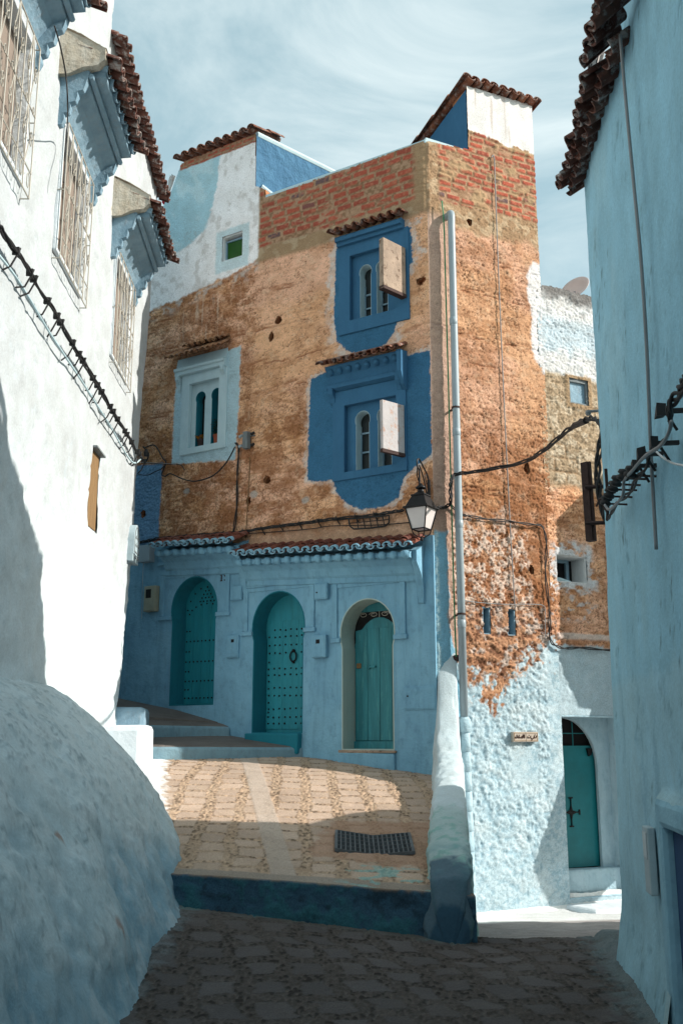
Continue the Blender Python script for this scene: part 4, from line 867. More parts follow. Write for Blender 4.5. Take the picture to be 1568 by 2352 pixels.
for k, (a, c) in enumerate(LW):
    b = MB(); b.prism(rectp(a - .03, c + .03, LZ[0] - .03, LZ[1] + .03), -0.03, 0.11, [rectp(a + .02, c - .02, LZ[0] + .02, LZ[1] - .02)]); w = tag(b.build('window', M['left'], lh, LF, 0.02), 'window with beige boards behind a cream iron grille')
    b = MB(); b.box(a, c, 0.10, 0.13, LZ[0], LZ[1]); b.box((a + c) / 2 - .03, (a + c) / 2 + .03, 0.07, 0.099, LZ[0], LZ[1]); b.build('boards', M['beige'], w, LF)
    g0, g1, zb, zt = a - 0.03, c + 0.06, LZ[0] - 0.12, LZ[1] + 0.0
    b = MB(); yy = -0.07; r_ = 0.0065
    for z in (zb, zb + .24, (zb + zt) / 2 + .05, zt): b.tube([(g0, yy, z), (g1, yy, z)], r_ * 1.2, 6)
    nb = 6
    for i in range(nb + 1):
        x = g0 + (g1 - g0) * i / nb; b.tube([(x, yy, zb), (x, yy, zt)], r_, 6)
    for i in range(nb):
        xa, xb = g0 + (g1 - g0) * i / nb, g0 + (g1 - g0) * (i + 1) / nb; xm = (xa + xb) / 2
        for z0_, z1_ in ((zb + .24, (zb + zt) / 2 + .05), ((zb + zt) / 2 + .05, zt)):
            b.tube([(xa, yy, z0_), (xm, yy, (z0_ + z1_) / 2), (xa, yy, z1_)] if i % 2 else [(xb, yy, z0_), (xm, yy, (z0_ + z1_) / 2), (xb, yy, z1_)], r_ * .8, 5)
            zc = (z0_ + z1_) / 2
            for sg in (-1, 1): b.tube([(xm + .025 * math.cos(t), yy - .012, zc + sg * .035 + .033 * math.sin(t)) for t in [q * math.pi / 5 for q in range(11)]], r_ * .7, 5)
        b.tube([(xm + .035 * math.cos(t), yy - .012, zb + .12 + .07 * math.sin(t)) for t in [q * math.pi / 5 for q in range(11)]], r_ * .7, 5)
        b.tube([(xm + .022 * math.cos(t), yy - .012, (zb + zt) / 2 + .05 + .04 * math.sin(t)) for t in [q * math.pi / 4 for q in range(9)]], r_ * .7, 5)
    for z in (zb, (zb + zt) / 2, zt):
        for x in (g0, g1): b.tube([(x, yy, z), (x, 0.02, z)], r_, 5)
    b.build('grille', M['grille'], w, LF)
    # blue hood
    h0, h1 = a - 0.21, c + 0.25 if k else c + 0.15
    b = MB(); b.profx([(0.02, 7.80), (-0.06, 7.93), (-0.15, 8.05), (-0.27, 8.10), (-0.29, 8.17), (-0.44, 8.19), (-0.44, 8.24), (-0.05, 8.50), (0.02, 8.52)], h0 + .05, h1 - .05)
    hd = tag(b.build('hood', M['greyblue'], lh, LF, 0.010), 'blue plaster hood with two rows of tiles over a grilled window')
    def cheek(x):
        pr = [(0.02, 7.58), (-0.045, 7.60), (-0.07, 7.66), (-0.065, 7.72), (-0.11, 7.74), (-0.125, 7.80), (-0.115, 7.84), (-0.17, 7.87), (-0.19, 7.93), (-0.185, 7.97), (-0.24, 8.0), (-0.27, 8.08), (-0.30, 8.19), (0.02, 8.46)]
        b = MB(); b.profx(pr, x - .035, x + .035); b.build('side_bracket', M['greyblue'], hd, LF, 0.006)
    cheek(h0 + 0.02); cheek(h1 - 0.02)
    b = MB(); b.tube([(h0 - .01, -0.31, 8.15), (h1 + .01, -0.31, 8.15)], 0.03, 8); b.build('cornice', M['greyblue'], hd, LF)
    b = MB(); tiles(b, h0, h1, -0.47, 8.22, -0.1, 8.34, 0.19, 0.085, 1, 0.014, 0.008, cover=False); b.build('lower_tiles', M['greyblue'], hd, LF)
    b = MB(); tiles(b, h0 - .02, h1 + .02, -0.59, 8.27, -0.03, 8.47, 0.165, 0.062, 2, 0.014, 0.012); b.build('roof_tiles', M['tilew'], hd, LF)
    b = MB(); b.profx([(0.02, 8.12), (-0.10, 8.14), (-0.24, 8.20), (-0.38, 8.24), (-0.46, 8.30), (-0.46, 8.42), (-0.28, 8.52), (0.02, 8.66)], h0 - 0.075, h0 + 0.02); b.build('lime_end', M['ltcap'], hd, LF, 0.02)
    lumpy('lime_capping', [(-0.46, 8.30), (-0.45, 8.40), (-0.40, 8.47), (-0.2, 8.60), (0.0, 8.70), (0.04, 8.66)], h0 - 0.06, h0 + 0.30, 0.03, LF, M['lime'], (0.50, 0.44, 0.36), hd, None, None, 0.03, 41 + k)
b = MB(); b.box(11.24, 11.64, 0.02, 0.09, 4.03, 4.95, 0.01); w = tag(b.build('board', M['wood'], lh, LF, 0.006), 'narrow wooden board set in the white wall')
b = MB(); b.box(11.22, 11.70, -0.05, 0.06, 4.952, 4.975); b.build('lintel', M['woodg'], w, LF, 0.004)
b = MB(); tiles(b, 10.98, 14.85, -0.17, 10.22, 0.12, 10.33, 0.18, 0.068, 2, 0.016, 0.014); b.build('eave_tiles', M['tilew'], lh, LF)
b = MB(); b.box(10.97, 14.9, 0.02, 1.6, 10.335, 10.42); b.build('roof_slab', M['white'], lh, LF)
# blocks at the house corner
for nm, bx, mt, lab in (('step_block', (12.62, 13.5, -0.50, 0.15, 1.0, 1.78), M['left'], 'sunlit white plaster block at the corner of the white house'), ('step_block', (13.45, 14.0, -0.36, 0.2, 1.0, 2.02), M['greyblue'], 'shaded pale blue plaster block behind the sunlit white block')):
    b = MB(); b.box(*bx, 0.02); tag(b.build(nm, mt, None, LF, 0.07), lab, 'block')

# ================================================================== PALE BLUE HOUSE ON THE RIGHT
rh = empty('aqua_house', (2.4, 6.5, 0.0), 'tall aqua painted house in shade on the right with tiled eave', 'house')
def righthouse():
    X, Z = mgrid(-0.15, 9.0, -1.2, 6.30, 0.035)
    n1 = fbm(X * 0.8, Z * 0.8, 330) - 0.5; n2 = fbm(X * 3, Z * 3, 331) - 0.5; n3 = fbm(X * 13, Z * 13, 332) - 0.5
    h = -0.005 + 0.06 * n1 + 0.022 * n2 + 0.005 * n3
    xe = np.interp(Z, [-1.2, 0.0, 0.65, 1.3, 1.9, 2.6, 3.3, 6.2], [-0.1, -0.05, 0.06, 0.11, 0.19, 0.25, 0.29, 0.28]) + n2 * 0.03
    h = h + 0.07 * ss(0.5, -0.1, Z); h = h - 0.07 * (1 - ss(0, 0.12, X - xe)) ** 2
    bandd = sdf(X, Z, rectp(2.02, 3.6, -0.5, 1.30)); h = h + 0.035 * ss(0.02, -0.02, bandd + n2 * .03)
    rgb = np.ones(X.shape + (3,)) * np.array((0.325, 0.59, 0.73))
    stv = 0.6 * fbm(X * 2.6, Z * 0.8, 334) + 0.4 * fbm(X * 9, Z * 1.6, 335) - 0.5
    rgb = lay(rgb, ss(0.0, 0.25, stv + n2 * 0.4) * 0.42, (0.25, 0.47, 0.59)); rgb = lay(rgb, ss(0.08, 0.3, n1 - stv * .5) * 0.5, (0.40, 0.64, 0.74))
    lo = ss(2.05, 1.98, Z + n2 * 0.12 + 0.15 * n1) * ss(-1, 0.3, X); rgb = lay(rgb, lo * 0.55, (0.41, 0.64, 0.74)); rgb = lay(rgb, lo * ss(0.08, 0.24, stv + n3 * .6) * 0.5, (0.22, 0.42, 0.55))
    rgb = lay(rgb, ss(0.9, -0.1, Z + n2) * 0.35, (0.16, 0.30, 0.36))
    cr = (1 - ss(0, 0.008, np.abs(fbm(X * 1.6, Z * 0.9, 336, 6, 0.62) - 0.5))) * ss(0.5, 0.58, fbm(X * 1.2, Z * 1.2, 337)); rgb = lay(rgb, cr * 0.75, (0.07, 0.12, 0.15))
    chip = ss(0.665, 0.69, fbm(X * 16, Z * 9, 338, 5, 0.62)) * ss(0.4, 0.6, fbm(X * 1.5, Z * 1.5, 339)); rgb = lay(rgb, chip * 0.55, (0.13, 0.26, 0.35)); h = h - chip * 0.006
    rgb = lay(rgb, ss(0.06, -0.02, bandd) * 0.5, (0.42, 0.58, 0.62))
    keep = (X > xe - 0.04) & (Z < 6.25 - 0.18 * (X - 0.3)) & (sdf(X, Z, rectp(2.17, 3.2, -0.3, 1.15)) > 0)
    X2 = np.maximum(X, xe)
    core = MB(); core.prism([(0.0, -1.2), (9, -1.2), (9, 4.6), (0.34, 6.18), (0.36, 3.3), (0.25, 1.9), (0.12, 0.65)], 0.12, 0.8, [rectp(2.17, 3.2, -0.3, 1.15)])
    tag(grid_mesh('wall', np.stack([X2, -h, Z], -1), rgb, keep, M['lime'], rh, RW, core, (0.27, 0.49, 0.555)), 'aqua limewashed wall with streaks and cracks')
righthouse()
b = MB()      # body behind: the back face falls away from the lane
fp = [RW.w(0.36, 0.81, 0), RW.w(9, 0.81, 0), RW.w(9, 6.5, 0), RW.w(3.4, 6.5, 0)]; fp = [(p.x, p.y) for p in fp]
b.add([(x, y, -1.2) for x, y in fp] + [(x, y, z) for (x, y), z in zip(fp, (6.08, 6.08, 7.6, 7.6))], [(3, 2, 1, 0), (4, 5, 6, 7)] + [(i, (i + 1) % 4, 4 + (i + 1) % 4, 4 + i) for i in range(4)])
b.build('house_body', M['white'], rh)
b = MB(); b.prism(rectp(2.03, 3.30, -0.3, 1.29), -0.045, 0.10, [rectp(2.19, 3.19, -0.25, 1.13)]); b.build('niche', M['right'], rh, RW, 0.035)
b = MB(); b.box(2.17, 3.2, 0.02, 0.08, -0.3, 1.15); b.build('door', M['navy'], rh, RW, 0.004)
ES = (-0.18, 0.054)
b = MB(); tiles(b, 0.24, 2.15, -0.165, 6.17, 0.04, 6.30, 0.185, 0.072, 1, 0.016, 0.016); b.build('eave_tiles', M['tilew'], rh, RW, shear=ES)
b = MB(); tiles(b, 0.20, 2.7, -0.09, 6.11, 0.04, 6.20, 0.19, 0.078, 1, 0.014, 0.012, cover=False); tiles(b, 2.25, 6, -0.18, 6.24, 0.02, 6.42, 0.19, 0.075, 1, 0.016, 0.014); b.build('eave_tiles', M['tilew'], rh, RW, shear=ES)
b = MB(); b.prism([(2.0, 6.0), (8.9, 6.0), (8.9, 6.9), (2.0, 6.75)], 0.06, 0.3); b.build('parapet', M['right'], rh, RW, shear=ES)

# unseen block added behind it, outline shaped to shade the lane and ramp
b = MB(); prof = [(-6, -1.2), (10.62, -1.2), (10.60, 3.60), (10.35, 3.79), (9.81, 3.98), (9.60, 4.30), (9.54, 4.85), (9.42, 5.6), (9.28, 6.1), (9.08, 6.48), (8.66, 6.9), (8.23, 8.06), (6.66, 8.91), (4.6, 9.9), (-6, 9.9)]
b.add([(5.0, y, z) for y, z in prof] + [(9.5, y, z) for y, z in prof], [])
n = len(prof); tr = tessellate_polygon([[Vector((y, z, 0)) for y, z in prof]])
b.f += [tuple(t) for t in tr] + [tuple(n + i for i in t[::-1]) for t in tr] + [(i, (i + 1) % n, n + (i + 1) % n, n + i) for i in range(n)]
bk = tag(b.build('shade_block', M['white'], None), 'unseen white block added behind the aqua house to shade lane and ramp', 'house')
b = MB(); prof = [(13.42, 1.45), (13.74, 1.15), (16, 1.2), (16, 6.5), (14.45, 6.2), (13.83, 5.85), (13.80, 3.78), (14.2, 3.3), (14.1, 2.9), (13.78, 2.35)]; n = len(prof)
b.add([(5.0, y, z) for y, z in prof] + [(6.2, y, z) for y, z in prof], []); tr = tessellate_polygon([[Vector((y, z, 0)) for y, z in prof]])
b.f += [tuple(t) for t in tr] + [tuple(n + i for i in t[::-1]) for t in tr] + [(i, (i + 1) % n, n + (i + 1) % n, n + i) for i in range(n)]
tag(b.build('shadow_slab', M['white'], None), 'unseen floating slab added to cast shade on the lane house', 'shade caster')  # unseen floating shape added only for its shadow around the lane door

# ================================================================== GROUND
def ramp_z(x, y): return 0.42 + 0.19 * (np.minimum(y, 12.5) - 8.9) + 0.14 * np.maximum(y - 12.5, 0) - 0.035 * x
def front_y(x): return 8.82 - 0.10 * x
def lane_z(x, y):
    a = 0.10 * np.clip(1 - x, 0, 4) * ss(5, 8.8, y)
    return a - 0.115 * np.clip(y - 8.75, 0, 5) * ss(0.95, 1.25, x)
def cobbles(X, Y, cx, cy, gx, gy, rot, seed, warp=0.05):
    a = rad(rot); U = X * math.cos(a) + Y * math.sin(a); V = -X * math.sin(a) + Y * math.cos(a)
    U = U + warp * (fbm(X * 2.3, Y * 2.3, seed) - 0.5) * 2; V = V + warp * (fbm(X * 2.1, Y * 2.1, seed + 1) - 0.5) * 2
    c = np.floor(U / cx); V2 = V + (h2(c, c * 0, seed + 2) - .5) * cy * 0.8; r = np.floor(V2 / cy)
    fu = U - c * cx; fv = V2 - r * cy; idn = h2(c, r, seed + 3); w = (h2(c, r, seed + 4) - .5) * 0.05
    e = 0.012 * (fbm(X * 22, Y * 22, seed + 5) - 0.5)
    d = np.minimum(np.minimum(fu - gx / 2 - w * .4, cx - gx / 2 - fu + w * .3), np.minimum(fv - gy / 2 - w * .3, cy - gy / 2 - fv - w * .3)) + e
    slab = ss(0.0, 0.014, d)
    pd, pi = cells(X * 32, Y * 17, seed + 6); peb = np.sqrt(np.clip(1 - (pd / 0.62) ** 2, 0, 1))
    return slab, idn, peb, pi, d
def paint_ground(X, Y, slab, idn, peb, pi, d, seed, cs, cm, cp):
    n1 = fbm(X * 2, Y * 2, seed); n2 = fbm(X * 14, Y * 14, seed + 1); n3 = fbm(X * 50, Y * 50, seed + 2, 3)
    base = np.ones(X.shape + (3,)) * np.array(cm); base = lay(base, peb * ss(0.15, 0.6, peb), cp); base = lay(base, (pi > 0.72) * peb * 0.9, tuple(c * 0.35 for c in cp)); base = lay(base, (pi < 0.2) * peb * 0.8, tuple(min(1, c * 1.5) for c in cp))
    sl = lay(np.ones(X.shape + (3,)) * np.array(cs), idn, tuple(c * 0.80 for c in cs)); sl = lay(sl, ss(0.5, 0.7, n2) * 0.3, cm)
    rgb = lay(base, slab, sl); rgb = lay(rgb, ss(0.55, 0.7, n1) * 0.3, cm)
    edge = (1 - ss(0, 0.014, np.abs(d - 0.004))) * ss(0.42, 0.6, n2); rgb = lay(rgb, edge * 0.6, tuple(c * 0.3 for c in cm))
    return rgb, n1, n2, n3
def ramp():
    X, T = mgrid(-3.0, 1.42, 0.0, 1.0, 0.0125) if 0 else np.meshgrid(np.linspace(-3.0, 1.42, 350), np.linspace(0, 1, 520), indexing='ij')
    Y = front_y(X) + T * 6.3
    slab, idn, peb, pi, d = cobbles(X, Y, 0.35, 0.29, 0.11, 0.045, 2, 50, 0.07)
    rgb, n1, n2, n3 = paint_ground(X, Y, slab, idn, peb, pi, d, 60, (0.50, 0.375, 0.295), (0.47, 0.345, 0.25), (0.35, 0.245, 0.17))
    zz = 0.008 * slab + 0.013 * peb * (1 - slab) + 0.007 * (n2 - 0.5) + 0.03 * (n1 - 0.5)
    xb = -1.02 + 0.155 * (12.4 - Y); band = ss(0.13, 0.11, np.abs(X - xb) + 0.02 * n2); rgb = lay(rgb, band * 0.8, (0.44, 0.365, 0.31)); zz = zz * (1 - band) + band * (0.010 + 0.006 * n2 + .03 * (n1 - .5))
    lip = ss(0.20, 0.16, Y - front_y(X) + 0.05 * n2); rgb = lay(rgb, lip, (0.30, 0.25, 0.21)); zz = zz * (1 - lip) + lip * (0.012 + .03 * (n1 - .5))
    red = ss(0.02, -0.06, sdf(X, Y, [(-.35, 9.6), (.9, 9.3), (.95, 10.9), (-.1, 10.8)]) + 0.2 * (n2 - 0.5)); rgb = lay(rgb, red * 0.75, (0.36, 0.22, 0.15)); zz = zz - red * 0.006 * slab
    rgb = lay(rgb, lip * 0 + ss(0.62, 0.66, fbm(X * 5, Y * 9, 68)) * ss(0.75, 0.5, Y - front_y(X)) * ss(-0.2, 0.2, X) * 0.7, (0.22, 0.42, 0.40))
    xw = -0.168 * Y - 0.02; wh = ss(0.06, -0.10, X - xw + 0.25 * (n2 - 0.5)); rgb = lay(rgb, wh, (0.70, 0.73, 0.75)); zz = zz * (1 - wh) + wh * 0.02
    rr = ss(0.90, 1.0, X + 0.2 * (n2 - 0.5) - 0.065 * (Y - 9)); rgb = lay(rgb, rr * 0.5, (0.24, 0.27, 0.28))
    bm = ss(13.05, 13.3, Y + 0.53 / 0.848 * (X - 1.25) + 0.15 * n2) ; rgb = lay(rgb, bm * 0.6, (0.22, 0.21, 0.21))
    zz = zz - 0.06 * ss(0.02, -0.02, sdf(X, Y, rectp(-0.05, 0.67, 9.76, 10.36))); rgb = lay(rgb, ss(0.02, -0.02, sdf(X, Y, rectp(-0.04, 0.66, 9.77, 10.35))), (0.015, 0.015, 0.015))
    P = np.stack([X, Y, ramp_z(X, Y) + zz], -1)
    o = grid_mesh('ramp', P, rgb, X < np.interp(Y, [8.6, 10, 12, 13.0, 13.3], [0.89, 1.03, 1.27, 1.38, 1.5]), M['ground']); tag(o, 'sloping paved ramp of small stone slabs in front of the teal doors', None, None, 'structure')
ramp()
def lane():
    X, Y = mgrid(-2.2, 3.4, 4.4, 9.0, 0.0125)
    slab, idn, peb, pi, d = cobbles(X, Y, 0.31, 0.40, 0.10, 0.13, 13, 80, 0.14)
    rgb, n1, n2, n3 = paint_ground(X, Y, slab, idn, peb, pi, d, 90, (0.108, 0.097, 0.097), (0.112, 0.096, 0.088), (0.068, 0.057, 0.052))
    zz = 0.010 * slab + 0.014 * peb * (1 - slab) + 0.006 * (n2 - 0.5) + 0.035 * (n1 - 0.5)
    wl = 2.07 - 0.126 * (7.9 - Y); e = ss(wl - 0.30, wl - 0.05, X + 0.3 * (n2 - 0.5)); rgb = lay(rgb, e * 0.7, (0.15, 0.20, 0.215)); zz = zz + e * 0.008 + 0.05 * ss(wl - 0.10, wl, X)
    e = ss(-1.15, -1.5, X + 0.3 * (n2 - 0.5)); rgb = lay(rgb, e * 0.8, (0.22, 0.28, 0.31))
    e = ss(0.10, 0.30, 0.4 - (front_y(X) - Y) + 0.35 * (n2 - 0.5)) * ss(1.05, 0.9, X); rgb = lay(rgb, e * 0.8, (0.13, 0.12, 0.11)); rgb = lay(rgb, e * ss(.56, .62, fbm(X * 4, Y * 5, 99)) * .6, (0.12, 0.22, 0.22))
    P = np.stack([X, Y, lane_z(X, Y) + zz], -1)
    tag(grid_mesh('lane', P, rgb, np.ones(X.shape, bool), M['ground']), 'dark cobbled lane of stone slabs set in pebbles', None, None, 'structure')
    X, Y = mgrid(0.9, 6.5, 9.0, 16.0, 0.03)
    n1 = fbm(X * 2, Y * 2, 110); n2 = fbm(X * 12, Y * 12, 111)
    rgb = np.ones(X.shape + (3,)) * np.array((0.34, 0.31, 0.30)); rgb = lay(rgb, ss(0.45, 0.7, n2) * 0.5, (0.22, 0.2, 0.2))
    dd = (X - 1.25) * -0.447 + (Y - 13.2) * 0.894; rgb = lay(rgb, ss(-2.0, -1.6, dd + 0.4 * (n2 - 0.5)), (0.62, 0.63, 0.63))
    P = np.stack([X, Y, lane_z(X, Y) + 0.03 * (n1 - 0.5) + 0.012 * (n2 - 0.5)], -1)
    tag(grid_mesh('lane_slope', P, rgb, np.ones(X.shape, bool), M['ground']), None, None, None, 'structure')
lane()
b = MB(); b.box(-900, 900, -300, 1500, -1.6, -1.35); tag(b.build('terrain', m_plaster('dry_earth', (0.22, 0.18, 0.13), bd=0.02, streak=False)), None, None, None, 'structure')
b = MB(); b.box(-2.6, 3.2, -4.0, 4.45, -0.3, 0.0); tag(b.build('pavement', m_plaster('paving_concrete', (0.15, 0.13, 0.13), bd=0.01, streak=False)), None, None, None, 'structure')
# riser between lane and ramp
def riser():
    X, T = np.meshgrid(np.linspace(-1.75, 1.1, 210), np.linspace(0, 1, 42), indexing='ij')
    n1 = fbm(X * 4, T * 3, 120) - 0.5; n2 = fbm(X * 18, T * 9, 121) - 0.5
    zt = ramp_z(X, front_y(X)) + 0.012 + 0.03 * (fbm(X * 2, front_y(X) * 2, 60) - 0.5); zb = lane_z(X, front_y(X)) - 0.12
    Z = zb + (zt - zb) * np.minimum(T * 1.12, 1); Y = front_y(X) - 0.02 - 0.05 * n1 * ss(0, .2, T) - 0.02 * n2 - 0.05 * (1 - T) + np.maximum(T * 1.12 - 1, 0) * 1.2
    rgb = np.ones(X.shape + (3,)) * np.array((0.045, 0.10, 0.15)); rgb = lay(rgb, ss(0.0, 0.2, n1 + n2 * .5) * 0.6, (0.04, 0.16, 0.18)); rgb = lay(rgb, ss(0.05, 0.25, n2 - n1) * 0.5, (0.02, 0.03, 0.04)); rgb = lay(rgb, ss(0.84, 0.92, T + 0.1 * n2), (0.22, 0.16, 0.12))
    tag(grid_mesh('riser', np.stack([X, Y, Z], -1), rgb, np.ones(X.shape, bool), M['ground']), 'low dark blue painted kerb wall holding up the end of the ramp', 'kerb')
riser()
# steps at the upper left
def step(name, pts, z0, ztop, mat, lab):
    b = MB(); n = len(pts); b.add([(x, y, z0) for x, y in pts] + [(x, y, z) for (x, y), z in zip(pts, ztop)], [tuple(range(n - 1, -1, -1)), tuple(range(n, 2 * n))] + [(i, (i + 1) % n, n + (i + 1) % n, n + i) for i in range(n)])
    return tag(b.build(name, mat, None, None, 0.03), lab, 'step')
SM = m_plaster('blue_step_riser', (0.20, 0.32, 0.38), (0.16, 0.27, 0.33), (0.12, 0.12, 0.12), 0.6, 0.012, 3)
TREAD = m_plaster('worn_step_tread', (0.17, 0.145, 0.13), (0.13, 0.11, 0.10), (0.08, 0.07, 0.06), 0.6, 0.015, 3, streak=False)
def fw(x, y): p = FA.w(x, y, 0); return (p.x, p.y)
s1 = step('step', [(-3.3, 13.25), (-0.52, 14.28), (-1.6, 15.2), (-4.2, 15.2)], 1.0, (1.52, 1.50, 1.62, 1.66), SM, 'lower blue painted step rising to the left alley')
s2 = step('step', [(-3.5, 14.15), (-1.62, 14.93), (-2.2, 15.6), (-4.4, 15.6)], 1.2, (1.82, 1.79, 1.90, 1.95), SM, 'upper blue painted step below the door numbered 19')
step('tread', [(-3.3, 13.28), (-0.54, 14.31), (-1.6, 15.2), (-4.2, 15.2)], 1.45, (1.535, 1.515, 1.70, 1.72), TREAD, 'worn brown tread of the lower blue step')
step('tread', [(-3.5, 14.18), (-1.64, 14.96), (-2.2, 15.6), (-4.4, 15.6)], 1.6, (1.84, 1.805, 2.02, 2.2), TREAD, 'worn brown tread of the upper blue step')
b = MB(); fl = [(-3.8, 14.4, 2.0), (-1.75, 15.12, 1.86), (-2.3, 15.7, 2.06), (-4.2, 17.0, 2.45), (-9, 20.5, 3.4), (-9, 15.0, 3.3)]; n = len(fl)
b.add(fl + [(x, y, 0.5) for x, y, z in fl], [(0, 1, 2), (0, 2, 3), (0, 3, 4), (0, 4, 5)] + [(i, n + i, n + (i + 1) % n, (i + 1) % n) for i in range(n)]); tag(b.build('alley_floor', TREAD), None, None, None, 'structure')
b = MB(); b.box(-9.0, -8.6, 12, 21, 0, 9.0); b.box(-8.6, -6.5, 14.2, 14.5, 0, 8); tag(b.build('alley_wall', M['low']), 'dark blue wall closing the alley behind the white house', 'wall')
# mound at the foot of the white house
def mound():
    nY, nR = 330, 150
    Y, R_ = np.meshgrid(np.linspace(2.5, 11.45, nY), np.linspace(-0.12, 1.12, nR), indexing='ij')
    Xw = -2.62 - 0.027 * Y - 0.05; Xf = np.interp(Y, [2.5, 6, 9, 9.8, 10.5, 11.4], [-1.15, -1.22, -1.28, -1.50, -1.74, -2.3])
    zg = np.where(Y < 8.9, lane_z(Xf, Y), np.interp(Y, [8.9, 9.3], [0.24, 0.5]) * (Y < 9.3) + (Y >= 9.3) * ramp_z(Xf, Y)) - 0.05
    zt = np.interp(Y, [2.5, 7, 9.5, 10.3, 10.8, 11.2, 11.45], [2.05, 2.1, 2.12, 2.06, 1.85, 1.45, 0.8])
    r = np.clip(R_, 0, 1); X = Xw + R_ * (Xf - Xw); Z = zg + (zt - zg) * (1 - r ** 1.75) - np.clip(R_ - 1, 0, 1) * 1.5 + np.clip(-R_, 0, 1) * 0.8
    nx = r ** 0.9; nz = 1 - r * 0.6
    A_ = np.concatenate([np.zeros((nY, 1)), np.cumsum(np.hypot(np.diff(X, axis=1), np.diff(Z, axis=1)), 1)], 1); n1 = fbm(Y * 1.2, A_ * 1.3, 130) - 0.5; n2 = fbm(Y * 4, A_ * 4, 131) - 0.5; n3 = fbm(Y * 6.5, A_ * 12, 132) - 0.5; n4 = fbm(Y * 18, A_ * 32, 133, 3) - 0.5
    dsp = 0.16 * n1 + 0.085 * n2 + 0.026 * n3 + 0.007 * n4; X = X + dsp * nx; Z = Z + dsp * nz * 0.7
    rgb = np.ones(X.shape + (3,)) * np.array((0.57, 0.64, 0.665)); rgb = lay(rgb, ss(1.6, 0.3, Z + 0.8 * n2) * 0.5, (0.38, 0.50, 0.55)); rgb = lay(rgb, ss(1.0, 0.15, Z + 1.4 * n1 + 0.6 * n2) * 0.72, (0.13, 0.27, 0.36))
    n5 = fbm(Y * 11, A_ * 22, 134, 5, 0.62) - 0.5; rgb = lay(rgb, ss(0.0, 0.16, n5 + 0.4 * n3 + 0.2 * n2) * 0.5, (0.34, 0.43, 0.47)); rgb = lay(rgb, ss(0.12, 0.2, n4 + 0.5 * n5) * ss(-0.1, 0.1, n2) * 0.45, (0.17, 0.22, 0.25)); rgb = lay(rgb, ss(0.12, 0.2, -n3 + n2) * 0.3, (0.56, 0.60, 0.62))
    for y0, z0, s_ in ((7.1, .95, .05), (6.7, .45, .09), (6.5, 1.0, .03)): rgb = lay(rgb, ss(s_, s_ * .5, np.hypot(Y - y0, Z - z0) + n3 * .1) * .7, (0.30, 0.16, 0.11))
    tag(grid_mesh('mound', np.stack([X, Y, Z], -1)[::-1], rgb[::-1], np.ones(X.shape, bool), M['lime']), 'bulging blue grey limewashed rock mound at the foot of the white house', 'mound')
mound()
